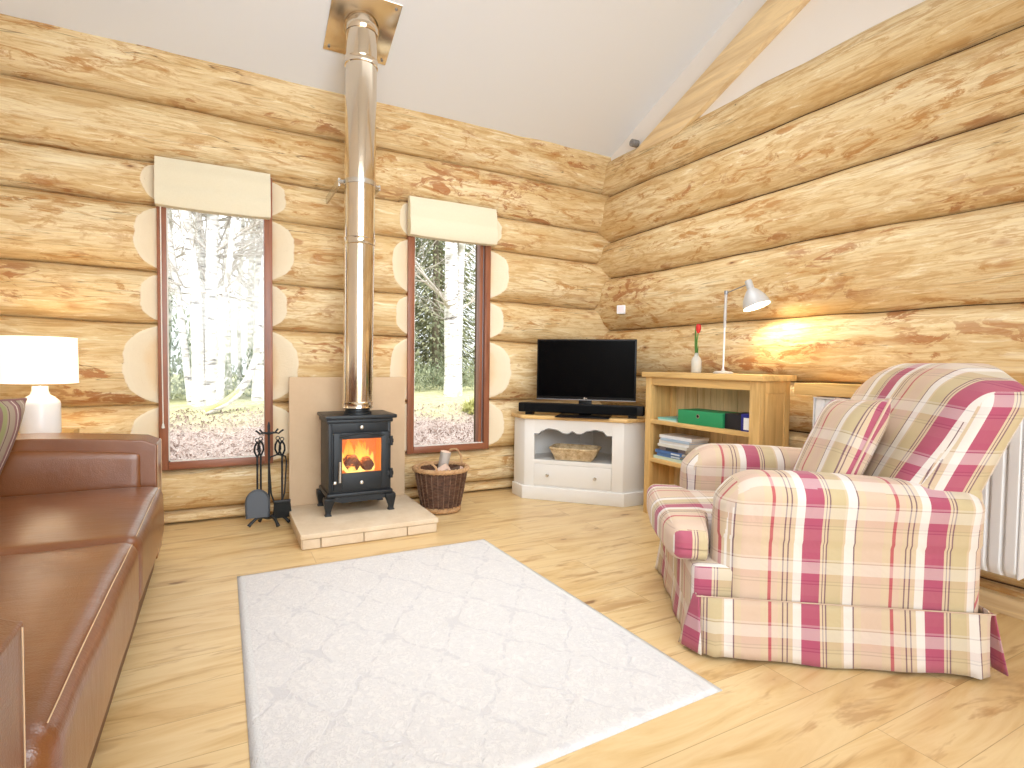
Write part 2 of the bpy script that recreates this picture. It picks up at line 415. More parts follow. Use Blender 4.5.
def plaid():
    t = NT('plaid_cloth'); uv = t.coord('UV')
    s = t.n('ShaderNodeSeparateXYZ'); t.l(uv, s.inputs[0])
    P = .40
    def frac(x, per): return t.math('FRACT', t.math('ADD', t.math('DIVIDE', x, per), .0))
    fu = frac(t.math('ADD', s.outputs[0], .057), P)          # 0 = start of white stripe
    beige, mag, white, dark = lin(212, 192, 162), lin(170, 58, 102), lin(232, 227, 221), lin(112, 82, 96)
    green, pinkb, red = lin(200, 184, 144), lin(213, 187, 166), lin(184, 74, 88)
    st = [(0, white), (.027, mag), (.088, beige), (.096, dark), (.100, beige), (.106, dark), (.110, green), (.158, beige), (.166, white), (.196, dark), (.201, beige), (.225, pinkb), (.290, beige), (.316, red), (.327, pinkb), (.350, beige), (.364, dark), (.368, beige), (.379, dark), (.383, beige)]
    cu = t.ramp(fu, [(a / P, c) for a, c in st], 'CONSTANT')
    Pv = .20
    fv = frac(s.outputs[1], Pv)
    tr = (0, 0, 0, 1)
    stv = [(0, beige), (.045, pinkb), (.085, dark), (.089, pinkb), (.096, dark), (.100, lin(196, 140, 140)), (.125, white), (.165, dark), (.169, white), (.176, beige)]
    cv = t.ramp(fv, [(a / Pv, c) for a, c in stv], 'CONSTANT')
    g = lambda x: (x, x, x, 1)
    av = t.ramp(fv, [(0, g(.10)), (.045 / Pv, g(.14)), (.085 / Pv, g(.22)), (.089 / Pv, g(.12)), (.096 / Pv, g(.2)), (.100 / Pv, g(.16)), (.125 / Pv, g(.40)), (.165 / Pv, g(.24)), (.169 / Pv, g(.24)), (.176 / Pv, g(.08))], 'CONSTANT')
    col = t.mix(av, cu, cv)
    # weave
    w = t.noise(t.mapping(uv, scale=(900, 120, 1)), 1, 1); w2 = t.noise(t.mapping(uv, scale=(120, 900, 1)), 1, 1)
    wv = t.math('ADD', w, w2)
    col = t.mix(t.math('MULTIPLY', wv, .10), col, lin(150, 120, 105))
    co = t.coord()
    wr = t.noise(co, 7, 3, .5, .6)
    t.bsdf(col, .9, 0, t.bump(t.math('ADD', t.math('MULTIPLY', wv, .03), wr), .45, .02), Specular_IOR_Level=.15, Sheen_Weight=.2); return t.mat
M['plaid'] = plaid()

def stripes():
    t = NT('striped_cloth'); uv = t.coord('UV'); s = t.n('ShaderNodeSeparateXYZ'); t.l(uv, s.inputs[0])
    f = t.math('FRACT', t.math('DIVIDE', s.outputs[0], .16))
    gr, mv, wh, gn, dk = lin(176, 160, 140), lin(150, 112, 110), lin(226, 212, 200), lin(160, 162, 112), lin(120, 84, 84)
    col = t.ramp(f, [(0, gr), (.14, mv), (.22, wh), (.26, mv), (.34, dk), (.38, gr), (.52, wh), (.55, gr), (.62, mv), (.74, gn), (.88, gr), (.93, dk), (.96, gr)], 'CONSTANT')
    w = t.noise(t.mapping(uv, scale=(200, 700, 1)), 1, 2)
    t.bsdf(t.mix(t.math('MULTIPLY', w, .2), col, lin(120, 100, 90)), .9, 0, t.bump(w, .2, .003)); return t.mat
M['stripes'] = stripes()

def wicker(name, a, b):
    t = NT(name); co = t.coord(); n = t.noise(co, 30, 4, .7); n2 = t.noise(co, 160, 2)
    c = t.mix(t.math('MULTIPLY', n2, .4), t.ramp(n, [(.3, a), (.65, b)]), a)
    t.bsdf(c, .6, 0, t.bump(n2, .4, .003)); return t.mat
M['wicker_dark'] = wicker('wicker_dark', lin(66, 42, 30), lin(120, 84, 62))
M['wicker_mid'] = wicker('wicker_mid', lin(176, 130, 88), lin(214, 174, 128))
M['wicker_pale'] = wicker('wicker_pale', lin(176, 140, 92), lin(244, 224, 184))

def linen():
    t = NT('blind_linen'); co = t.coord(); n = t.noise(t.mapping(co, scale=(60, 60, 400)), 1, 3); n2 = t.noise(t.mapping(co, scale=(400, 60, 60)), 1, 3)
    c = t.mix(t.math('MULTIPLY', t.math('ADD', n, n2), .3), lin(240, 231, 206), lin(212, 198, 166))
    b = t.bsdf(c, .9, 0, t.bump(n, .2, .003), Specular_IOR_Level=.1); return t.mat
M['linen'] = linen()

def glass():
    t = NT('window_glass')
    tr = t.n('ShaderNodeBsdfTransparent'); gl = t.n('ShaderNodeBsdfGlossy'); gl.inputs['Roughness'].default_value = .02
    fr = t.n('ShaderNodeFresnel'); fr.inputs[0].default_value = 1.35
    mx = t.n('ShaderNodeMixShader'); t.l(t.math('MULTIPLY', fr.outputs[0], .6), mx.inputs[0]); t.l(tr.outputs[0], mx.inputs[1]); t.l(gl.outputs[0], mx.inputs[2])
    t.l(mx.outputs[0], t.out.inputs[0]); return t.mat
M['glass'] = glass()
def clearglass():
    t = NT('vase_glass')
    tr = t.n('ShaderNodeBsdfTransparent'); tr.inputs[0].default_value = (.95, .95, .92, 1); p = t.n('ShaderNodeBsdfPrincipled'); p.inputs['Base Color'].default_value = (.92, .9, .85, 1); p.inputs['Roughness'].default_value = .08
    mx = t.n('ShaderNodeMixShader'); mx.inputs[0].default_value = .45; t.l(tr.outputs[0], mx.inputs[1]); t.l(p.outputs[0], mx.inputs[2]); t.l(mx.outputs[0], t.out.inputs[0]); return t.mat
M['vase'] = clearglass()

def emit(name, col, strength, base=None):
    t = NT(name); b = t.bsdf(base or col, .6); b.inputs['Emission Color'].default_value = col; b.inputs['Emission Strength'].default_value = strength; return t.mat
M['shade'] = emit('lamp_shade_cloth', lin(255, 238, 205), .9, lin(250, 246, 236))
M['bulb'] = emit('bulb', lin(255, 244, 220), 9)
M['shade_in'] = emit('shade_inner', lin(255, 248, 232), 3.0)

def flame():
    t = NT('flame'); co = t.coord(); s = t.n('ShaderNodeSeparateXYZ'); t.l(co, s.inputs[0])
    n = t.noise(t.mapping(co, scale=(9, 9, 5)), 2.0, 4, .6, 1.2)
    f = t.math('ADD', t.math('MULTIPLY', s.outputs[2], 3.4), t.math('MULTIPLY', t.math('SUBTRACT', n, .5), .9))
    col = t.ramp(f, [(.0, (1, .70, .20, 1)), (.3, (1, .46, .07, 1)), (.6, (1, .22, .025, 1)), (.95, (.6, .08, .01, 1))])
    e = t.n('ShaderNodeEmission'); t.l(col, e.inputs[0]); e.inputs[1].default_value = 1.7
    tr = t.n('ShaderNodeBsdfTransparent')
    lw = t.n('ShaderNodeLayerWeight'); lw.inputs[0].default_value = .3
    al = t.math('MULTIPLY', t.math('SUBTRACT', 1.0, lw.outputs['Facing']), t.ramp(n, [(.3, (.35, .35, .35, 1)), (.55, (1, 1, 1, 1))]), True)
    mx = t.n('ShaderNodeMixShader'); t.l(al, mx.inputs[0]); t.l(tr.outputs[0], mx.inputs[1]); t.l(e.outputs[0], mx.inputs[2]); t.l(mx.outputs[0], t.out.inputs[0]); return t.mat
M['flame'] = flame()
def ember():
    t = NT('burning_wood'); co = t.coord(); n = t.noise(co, 28, 4, .7)
    c = t.ramp(n, [(.4, lin(104, 62, 44)), (.6, lin(150, 92, 62))])
    b = t.bsdf(c, .9); e = t.ramp(n, [(.55, (0, 0, 0, 1)), (.66, (1, .3, .05, 1))]); t.l(e, b.inputs['Emission Color']); b.inputs['Emission Strength'].default_value = 1.2
    return t.mat
M['ember'] = ember()
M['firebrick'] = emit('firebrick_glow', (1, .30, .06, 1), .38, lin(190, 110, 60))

def birch():
    t = NT('birch_bark'); co = t.coord()
    n = t.noise(t.mapping(co, scale=(5, 5, 22)), 1, 4, .65); n2 = t.noise(t.mapping(co, scale=(2.5, 2.5, 3)), 1, 4, .6)
    c = t.ramp(n, [(.34, lin(92, 86, 80)), (.41, lin(200, 196, 190)), (.6, lin(244, 242, 238))])
    c = t.mix(t.ramp(n2, [(.55, (0, 0, 0, 1)), (.7, (1, 1, 1, 1))]), c, lin(150, 146, 128))
    t.bsdf(c, .8, 0, t.bump(n, .3, .02)); return t.mat
M['birch'] = birch()
M['twig'] = plain('twig_bark', lin(186, 178, 168), .85)
M['grey_bark'] = plain('grey_bark', lin(140, 128, 112), .9, var=.6)
def needles(name, a, b):
    t = NT(name); co = t.coord(); n = t.noise(co, 1.7, 3)
    c = t.ramp(n, [(.35, a), (.65, b)]); t.bsdf(c, .8); return t.mat
M['needle'] = needles('fir_needles', lin(126, 132, 102), lin(160, 162, 126))
M['bush'] = needles('bush_leaves', lin(96, 112, 84), lin(176, 182, 150))
M['moss'] = needles('moss', lin(168, 168, 96), lin(212, 210, 150))
def ground():
    t = NT('forest_ground'); co = t.coord(); s = t.n('ShaderNodeSeparateXYZ'); t.l(co, s.inputs[0])
    n = t.noise(co, 9, 6, .75); n2 = t.noise(co, 42, 3, .7); n3 = t.noise(co, 1.3, 3)
    leaf = t.ramp(n2, [(.35, lin(128, 108, 100)), (.5, lin(182, 164, 154)), (.66, lin(220, 206, 198))])
    grass = t.ramp(n, [(.3, lin(170, 172, 116)), (.6, lin(222, 220, 172))])
    f = t.math('ADD', s.outputs[1], t.math('MULTIPLY', t.math('SUBTRACT', n3, .5), 3.0))
    col = t.mix(t.ramp(t.math('DIVIDE', f, 20), [(.385, (0, 0, 0, 1)), (.45, (1, 1, 1, 1))]), leaf, grass)
    t.bsdf(col, .95, 0, t.bump(n2, .8, .05)); return t.mat
M['ground'] = ground()
M['leaf_litter'] = needles('leaf_litter', lin(140, 116, 104), lin(206, 188, 178))

# ------------------------------------------------------------------ camera
f_px = 550.0; yaw, pitch, roll = [math.radians(a) for a in (27.98, 2.10, 0.73)]; CAMH = 1.05
cy, sy, cp, sp = math.cos(yaw), math.sin(yaw), math.cos(pitch), math.sin(pitch)
fwd = Vector((sy * cp, cy * cp, -sp)); right = Vector((cy, -sy, 0)); upv = right.cross(fwd)
r2 = right * math.cos(roll) + upv * math.sin(roll); u2 = upv * math.cos(roll) - right * math.sin(roll)
cam = bpy.data.cameras.new('camera'); co_ = bpy.data.objects.new('camera', cam); C.objects.link(co_)
mw = Matrix.Identity(4)
for i in range(3):
    mw[i][0] = r2[i]; mw[i][1] = u2[i]; mw[i][2] = -fwd[i]
mw[2][3] = CAMH
co_.matrix_world = mw
cam.sensor_width = 36; cam.lens = f_px * 36 / 1024; cam.clip_start = .02; cam.clip_end = 200
SC.camera = co_

# ------------------------------------------------------------------ room shell
XR0, YB0 = 3.06, 4.10       # backing planes behind the logs
YN = -2.6
def slope_z(y): return 2.854 + .4254 * (3.995 - y)
YRIDGE = .7
struct(MB().box(-1.7, 3.3, YN, 4.14, -.12, 0).build('floor', M['floor']), 'pale oak plank floor')
b = MB()
zr = slope_z(YRIDGE)
for (ya, za, yb, zb) in ((4.3, slope_z(4.3), YRIDGE, zr), (YRIDGE, zr, YN - .1, slope_z(2 * YRIDGE - YN + .1))):
    vs = [(-1.8, ya, za), (3.4, ya, za), (3.4, yb, zb), (-1.8, yb, zb), (-1.8, ya, za + .12), (3.4, ya, za + .12), (3.4, yb, zb + .12), (-1.8, yb, zb + .12)]
    b.add(vs, [(0, 1, 2, 3), (7, 6, 5, 4), (0, 4, 5, 1), (1, 5, 6, 2), (2, 6, 7, 3), (3, 7, 4, 0)])
struct(b.build('ceiling', plain('ceiling_boards', lin(230, 232, 236), .9, bump=.08, bscale=40)), 'white sloping ceiling')

W = [(-.335, .312), (1.240, 1.918)]; WZ = (.362, 2.255)       # window openings
# backing of the back wall with the two openings
b = MB()
xs = [-1.7, W[0][0], W[0][1], W[1][0], W[1][1], 3.35]
for i in range(5):
    if i in (1, 3):
        b.box(xs[i], xs[i + 1], YB0, 4.3, 0, WZ[0]); b.box(xs[i], xs[i + 1], YB0, 4.3, WZ[1], 2.95)
    else: b.box(xs[i], xs[i + 1], YB0, 4.3, 0, 2.95)
wall_back = struct(b.build('wall_back', M['dark_gap']), 'back wall of stacked pale logs with two tall windows')

def nz(a, b, c): return noise.noise(Vector((a, b, c)))
def crease(levels_l, levels_r, a0, a1, seed):
    """returns list of functions z(a) for the creases between logs"""
    fs = []
    for i, (l, r) in enumerate(zip(levels_l, levels_r)):
        def f(a, l=l, r=r, i=i):
            t = (a - a0) / (a1 - a0)
            return l + (r - l) * t + .014 * nz(a * .8, i * 3.7, seed) + .006 * nz(a * 3.1, i * 5.1, seed + 2)
        fs.append(f)
    return fs

def make_log(name, mat, parent, axis, a0, a1, zl, zh, base, D0, D1, seed, wins=None, step=.03, reveal=None, Yf=None, full_ell=False):
    """heightfield log. axis 0: runs along x and faces -y ; axis 1: runs along y and faces -x. base = axis plane coordinate"""
    xs = []; a = a0
    while a < a1 - 1e-6:
        xs.append(a)
        st = step
        if wins:
            d = min(abs(a - e) for w in wins for e in w)
            if d < .3: st = .010
        a += st
    xs.append(a1)
    NZ = 22
    vs, at = [], []
    back = base - .02
    rows = NZ + 3
    for a in xs:
        gp = .0006 + .004 * max(0, nz(a * 1.3, seed * 3.1, 4) + .1)
        lo, hi = zl(a) + gp, zh(a) - .0006
        h = (hi - lo) / 2; zc = (hi + lo) / 2
        D = D0 + D1 * h + .018 * nz(a * .9, seed * 7.3, 1.1) + .007 * nz(a * 4, seed * 2.2, 5)
        off = .02 * nz(a * 1.1, seed * 1.7, 9)
        def pt(y, z): return (a, y, z) if axis == 0 else (y, a, z)
        vs.append(pt(back, lo)); at.append(-.05)
        for k in range(NZ + 1):
            s_ = math.sin((k / NZ - .5) * PI)
            s_ = .5 * s_ + .5 * (2 * k / NZ - 1)
            z = zc + s_ * h
            sk = max(-1, min(1, s_ - off * 2 * (1 - s_ * s_)))
            y = base - D * math.sqrt(max(0, 1 - .82 * abs(sk) ** 3.2))
            y += .003 * nz(a * 6, z * 25, seed)
            cut = -.05
            if wins:
                dd = 9
                for w in wins:
                    dx = max(w[0] - a, a - w[1], 0); dz = max(WZ[0] - z, z - WZ[1], 0)
                    dd = min(dd, math.hypot(dx, dz * 2.2))
                yc = Yf - .60 * dd
                cut = yc - y
                if cut > 0: y = yc
            vs.append(pt(y, z)); at.append(cut)
        vs.append(pt(back, hi)); at.append(-.05)
    n = len(xs)
    fs = [(i * rows + j, (i + 1) * rows + j, (i + 1) * rows + j + 1, i * rows + j + 1) for i in range(n - 1) for j in range(rows - 1)]
    fs += [tuple(range(rows)), tuple(reversed([(n - 1) * rows + j for j in range(rows)]))]
    m_ = MB().add(vs, fs)
    return m_.build(name, mat, parent, smooth=1.0, attr=at)

# creases (back wall)  left values / right values at x=-1.3 .. 3.1
L = [-.16, .085, .362, .772, 1.285, 1.60, 2.005, 2.26, 2.615, 3.06]
R = [-.16, .085, .362, .750, 1.215, 1.545, 1.955, 2.235, 2.585, 3.02]
cr = crease(L, R, -1.3, 3.1, 11)
cr[2] = lambda a: .362 + .002 * nz(a, 0, 0); cr[7] = (lambda g: (lambda a: WZ[1] if (W[0][0] - .05 < a < W[0][1] + .05 or W[1][0] - .05 < a < W[1][1] + .05) else g(a)))(cr[7])
YAX = 4.135
k = 0
for i in range(9):
    zl, zh = cr[i], cr[i + 1]
    if i == 0: zl = lambda a: .002
    segs = [(-1.68, 3.12)]
    if 2 <= i <= 6: segs = [(-1.68, W[0][0]), (W[0][1], W[1][0]), (W[1][1], 3.12)]
    for (a0, a1) in segs:
        make_log('log', M['log_x'], wall_back, 0, a0, a1, zl, zh, YAX if i > 1 else YAX + .02, .107, .42, i * 3 + 1, wins=W, Yf=4.02)
        k += 1

# right wall
b = MB().box(XR0 + .03, 3.35, YN, 4.3, 0, 2.84)
wall_right = struct(b.build('wall_right', M['dark_gap']), 'right wall of stacked pale logs')
Lr = [-.16, .10, .36, .66, .955, 1.35, 1.785, 2.165, 2.545, 2.875]
Rr = [-.16, .10, .36, .66, .965, 1.36, 1.815, 2.140, 2.550, 2.86]
crr = crease(Lr, Rr, 1.0, 4.2, 40)
for i in range(9):
    zl, zh = crr[i], crr[i + 1]
    if i == 0: zl = lambda a: .002
    if i < 4: make_log('log', M['log_y'], wall_right, 1, YN, 4.12, zl, zh, 3.155, .10, .25, 50 + i * 3, step=.05)
    else: make_log('log', M['log_y'], wall_right, 1, YN, 4.12, zl, zh, 3.17, .115, .34, 50 + i * 3, step=.04)
# gable above the right wall and its rafter
b = MB()
poly = [(4.28, 2.80), (4.28, slope_z(4.28) + .05), (YRIDGE, zr + .05), (YN, slope_z(2 * YRIDGE - YN) + .05), (YN, 2.80)]
b.prism(poly, 3.05, 3.35, lambda a, c, h: (h, a, c))
struct(b.build('wall_gable', M['plaster']), 'white plastered gable above the log wall')
b = MB()
y0, y1 = 3.50, YRIDGE
b.prism([(3.62, 2.775), (y0 - .02, slope_z(3.48) - .237), (y1, slope_z(y1) - .237), (y1, slope_z(y1) - .475), (3.076, 2.77)], 3.0, 3.06, lambda a, c, h: (h, a, c))
o = b.build('rafter', M['rafter'], bevel=.004); struct(o, 'pale wooden rafter running up the white gable')
b = MB().tube([(3.03, 3.57, 2.862), (2.97, 3.57, 2.862)], .03, 14).tube([(2.972, 3.57, 2.862), (2.962, 3.57, 2.862)], .017, 12)
tag(b.build('bracket_bolt', M['grey_metal'], bevel=.003), 'small dark metal bolt at the foot of the gable rafter', 'bolt')
# left wall and the wall behind the camera (unseen; opening added for sky fill)
wall_left = struct(MB().box(-1.7, -1.5, YN, 4.14, 0, 4.3).build('wall_left', M['plaster']), 'left wall')
b = MB()
b.box(-1.7, -.9, YN - .1, YN, 0, 2.9).box(2.6, 3.3, YN - .1, YN, 0, 2.9).box(-.9, 2.6, YN - .1, YN, 2.4, 2.9)
struct(b.build('wall_front', M['plaster']), 'unseen wall with a wide opening added to let in fill light')
# skirting board along right wall
struct(MB().box(2.968, 2.992, -2.5, 2.0, 0, .078).box(2.974, 3.04, -2.5, 2.0, 0, .07).build('baseboard_right', M['rafter'], bevel=.004), 'pale wooden skirting board')

# ------------------------------------------------------------------ windows
def window(n, x0, x1, wide_right):
    w = sempty('window_%d' % n, 'tall narrow window in a red-brown wooden frame')
    y0, y1 = 3.995, 4.075; z0, z1 = WZ
    fl, fr, fb = .050, .050 if not wide_right else .046, .050
    b = MB().box(x0, x0 + fl, y0, y1, z0, z1); b.box(x1 - fr, x1, y0, y1, z0, z1)
    b.box(x0 + fl, x1 - fr, y0, y1, z1 - fb, z1)
    b.build('window_frame', M['mahog_z'], w, bevel=.004)
    MB().box(x0 + fl, x1 - fr, y0 - .002, y1, z0, z0 + fb).build('window_rail', M['mahog_x'], w, bevel=.004)
    gx1 = x1 - fr
    if wide_right:      # open casement edge seen as a second, greyer stile
        MB().box(x1 - fr - .040, x1 - fr - .012, y0 + .02, y1, z0 + fb, z1 - fb).build('window_stile', M['mahog_z'], w, bevel=.004)
        MB().box(x1 - fr - .012, x1 - fr, y0 + .035, y1, z0 + fb, z1 - fb).build('window_seal', M['grey_metal'], w)
    b = MB().box(x0 + fl, gx1, 4.045, 4.051, z0 + fb, z1 - fb)
    b.build('window_pane', M['glass'], w)
    # slim pale bead round the glass
    e = .006
    b = MB()
    b.box(x0 + fl, x0 + fl + e, y0 + .012, y0 + .03, z0 + fb, z1 - fb)
    b.box(x0 + fl, gx1, y0 + .012, y0 + .03, z0 + fb, z0 + fb + e)
    b.build('window_bead', M['cord'], w)
    return w
window(1, W[0][0], W[0][1], False)
window(2, W[1][0], W[1][1], True)

def blind(x0, x1, z0, z1, label, cordx):
    t = thing('roman_blind', label, 'blind', ((x0 + x1) / 2, 3.95, z1), group='roman blinds over the two windows')
    # folded fabric: three stacked folds with soft edges
    b = MB()
    def prof(tv):
        z = z1 + .003 - (z1 + .003 - z0) * tv
        y = 3.935 - .020 * sstep(0, .3, tv) - .012 * math.sin(PI * min(1, max(0, (tv - .55) / .45))) ** .7
        return y, z
    def fr(u, v):
        y, z = prof(v); x = x0 + (x1 - x0) * u
        return (x, y + .003 * math.sin(u * 9), z - .008 * math.sin(PI * u) * v)
    b.grid(fr, 24, 24)
    def bk(u, v):
        y, z = prof(v); x = x0 + (x1 - x0) * u
        return (x, 3.985, z - .008 * math.sin(PI * u) * v)
    b.grid(bk, 24, 24)
    for u in (0, 1): b.grid(lambda a, v, u=u: tuple(Vector(fr(u, v)) * (1 - a) + Vector(bk(u, v)) * a), 1, 24)
    for v in (0, 1): b.grid(lambda a, u, v=v: tuple(Vector(fr(u, v)) * (1 - a) + Vector(bk(u, v)) * a), 1, 24)
    b.build('blind_fabric', M['linen'], t, smooth=.8)
    b = MB()
    b.grid(lambda u, v: (x0 + .004 + (x1 - x0 - .008) * u, 3.912 + .01 * math.sin(u * 5) * 0 + .018 * (1 - math.cos((v - .5) * PI)) * .6, z0 + .015 + .028 * v), 20, 8)
    b.build('lower_fold', M['linen'], t, smooth=.8)
    MB().box(x0 + .006, x1 - .006, 3.945, 3.983, z1 - .03, z1 + .001).build('headrail', M['mahog_x'], t)
    if cordx is not None:
        c = MB().tube([(cordx, 3.965, z1 - .05), (cordx, 3.972, 1.2), (cordx + .002, 3.975, .66)], .0035, 6).build('cord', M['cord'], t)
        MB().lathe([(.003, .03), (.006, .02), (.009, 0), (.006, -.004)], (cordx + .002, 3.975, .63), 10).build('cord_pull', M['cord'], c, off=t['_w'])
    return t
blind(-.337, .296, 1.976, 2.258, 'cream linen roman blind pulled up above the left window, hanging a long white cord', -.312)
blind(1.228, 1.932, 1.985, 2.262, 'cream linen roman blind pulled up above the right window, right of the flue', None)

# ------------------------------------------------------------------ hearth, stone panel, stove, flue
t = thing('stone_hearth', 'low pale stone hearth slab on the floor under the black stove', 'hearth', (.79, 3.55, 0))
MB().box(.405, 1.175, 3.215, 3.905, 0, .062).build('core', M['mortar'], t)
b = MB()
nb = 4; x = .395
for wdt in (.10, .24, .26, .19):
    b.box(x + .003, x + wdt - .003, 3.196, 3.24, .003, .058); x += wdt
y = 3.205
for wdt in (.26, .24, .205):
    b.box(.393, .43, y + .003, y + wdt - .003, .003, .058); b.box(1.15, 1.187, y + .003, y + wdt - .003, .003, .058); y += wdt
b.build('stone_edging', M['stone'], t, bevel=.005)
MB().box(.386, 1.192, 3.188, 3.912, .061, .09).build('top_slab', M['stone'], t, bevel=.006)
b = MB().box(.399, 1.179, 3.858, 3.884, .091, .945)
tag(b.build('heat_shield', M['slate'], bevel=.003), 'flat beige stone slab standing upright against the logs behind the stove', 'heat shield')

SX, SY = .785, 3.66
t = thing('wood_stove', 'small black cast-iron wood stove with a fire burning behind its glass door', 'stove', (SX, SY, .09))
I = M['black_iron']
x0, x1, y0, y1 = .590, .980, 3.515, 3.805
# hollow firebox
b = MB()
b.box(x0, x0 + .02, y0, y1, .225, .692); b.box(x1 - .02, x1, y0, y1, .225, .692); b.box(x0 + .02, x1 - .02, y1 - .02, y1, .225, .692)
b.box(x0 + .02, x1 - .02, y0, y1, .225, .30); b.box(x0 + .02, x1 - .02, y0, y1, .60, .692)
b.box(x0 + .02, .650, y0, y0 + .03, .30, .60); b.box(.925, x1 - .02, y0, y0 + .03, .30, .60)
b.build('body', I, t, bevel=.003)
b = MB().box(x0 + .03, x1 - .03, y1 - .045, y1 - .021, .301, .598).box(x0 + .021, x0 + .04, y0 + .04, y1 - .046, .301, .598).box(x1 - .04, x1 - .021, y0 + .04, y1 - .046, .301, .598).box(x0 + .041, x1 - .041, y0 + .04, y1 - .046, .301, .31)
b.build('fire_lining', M['firebrick'], t)
MB().box(.568, 1.012, 3.478, 3.83, .692, .716).build('top_plate', I, t, bevel=.008)
MB().box(.578, .992, 3.500, 3.812, .665, .691).build('cornice', I, t, bevel=.01)
MB().box(.578, .992, 3.500, 3.818, .200, .228).build('base_plate', I, t, bevel=.010)
b = MB().prism([(.590, .2), (.98, .2), (.98, .185), (.90, .165), (.67, .165), (.59, .185)], 3.508, 3.52, lambda a, c, h: (a, h, c))
b.build('apron', I, t)
MB().lathe([(.088, 0), (.088, .014), (.078, .02), (.074, .055)], (.785, 3.60, .716), 32).build('flue_collar', I, t, smooth=.8)
# legs
for sx, sy_ in ((-1, -1), (1, -1), (-1, 1), (1, 1)):
    cx = SX + sx * .188; cyy = SY + sy_ * .135
    b = MB(); prof = [(.034, .2), (.032, .18), (.024, .15), (.016, .115), (.015, .10), (.020, .097), (.020, .09)]
    vs = []
    for i, (r, z) in enumerate(prof):
        ox = sx * (.010 if i > 2 else .0 + .004 * i); 
        for ax, ay in ((-1, -1), (1, -1), (1, 1), (-1, 1)): vs.append((cx + ox + ax * r, cyy + sy_ * .006 * (i > 2) + ay * r, z))
    fs = [(i * 4 + q, i * 4 + (q + 1) % 4, i * 4 + 4 + (q + 1) % 4, i * 4 + 4 + q) for i in range(len(prof) - 1) for q in range(4)] + [(0, 1, 2, 3), tuple(reversed(range((len(prof) - 1) * 4, len(prof) * 4)))]
    b.add(vs, fs).build('leg', I, t, bevel=.004)
# door with glass
dx0, dx1, dz0, dz1 = .618, .968, .245, .655
gx0, gx1, gz0, gz1 = .668, .914, .352, .566
b = MB(); dy0, dy1 = 3.494, 3.514
b.box(dx0, gx0, dy0, dy1, dz0, .605).box(gx1, dx1, dy0, dy1, dz0, .605).box(gx0, gx1, dy0, dy1, dz0, gz0).box(gx0, gx1, dy0, dy1, gz1, .605)
door = b.build('door', I, t, bevel=.003)
b = MB()
def arch(u, v):
    x = gx0 - .016 + (gx1 - gx0 + .032) * u; z = gz1 + .018 + .018 * math.sin(PI * u)
    return (x, 3.487 + .007 * math.sin(PI * v) * -1, z + .014 * (v - .5))
b.grid(arch, 20, 6)
b.build('door_moulding', I, door, off=t['_w'], smooth=.8)
MB().box(gx0 - .004, gx1 + .004, 3.503, 3.507, gz0 - .004, gz1 + .004).build('door_glass', M['glass'], door, off=t['_w'])
MB().tube([(.652, 3.482, .30), (.652, 3.478, .43)], [.010, .008], 10).tube([(.652, 3.495, .415), (.652, 3.478, .415)], .005, 8).build('handle', M['silver'], door, off=t['_w'], smooth=.8)
for z in (.335, .545):
    MB().tube([(.975, 3.494, z - .03), (.975, 3.494, z + .03)], .012, 10).box(.95, .99, 3.488, 3.5, z - .012, z + .012).build('hinge', I, door, off=t['_w'], smooth=.8)
for (kx, kz, r) in ((.785, .640, .012), (.785, .292, .012), (.622, .30, .011)):
    MB().lathe([(r * .5, 0), (r * .5, .008), (r, .01), (r, .018), (r * .6, .022)], (kx, 3.495, kz), 14, M=Matrix.Rotation(PI / 2, 3, 'X').to_4x4()).build('air_knob', M['silver'], t, smooth=.8)
# burning logs and flames inside
b = MB()
b.tube([(.745, 3.545, .395), (.748, 3.60, .40), (.755, 3.70, .41)], [.050, .054, .045], 6)
o = b.build('fire_log', M['ember'], bevel=.006); tag(o, 'larger charred log burning left of centre inside the stove', 'firewood', 'burning logs in the stove')
b = MB(); b.tube([(.845, 3.55, .385), (.84, 3.61, .39), (.83, 3.70, .40)], [.040, .046, .036], 6)
o = b.build('fire_log', M['ember'], bevel=.006); tag(o, 'smaller charred log burning right of centre inside the stove', 'firewood', 'burning logs in the stove')
b = MB()
rf = random.Random(3)
for i in range(22):
    fx = .685 + .21 * rf.random(); fy = (3.64 if i % 4 else 3.56) + .09 * rf.random()
    H = (.10 + .13 * rf.random()) * (1.25 - abs(fx - .78) * 5.5)
    if fy < 3.64: H *= .30
    H = max(.05, H)
    pts, rs = [], []
    w0 = .020 + .016 * rf.random()
    for q in range(8):
        tt = q / 7
        pts.append((fx + .014 * math.sin(tt * 5 + i) * tt, fy, .315 + .02 + H * tt))
        rs.append(w0 * max(.03, (1 - tt) ** .8) * (1 + .5 * math.sin(tt * 3)))
    b.tube(pts, rs, 10)
o = b.build('flames', M['flame'], smooth=3, off=(0, 0, .335)); o.location = (0, 0, .335); tag(o, 'orange and yellow flames behind the stove glass', 'fire', kind='stuff')

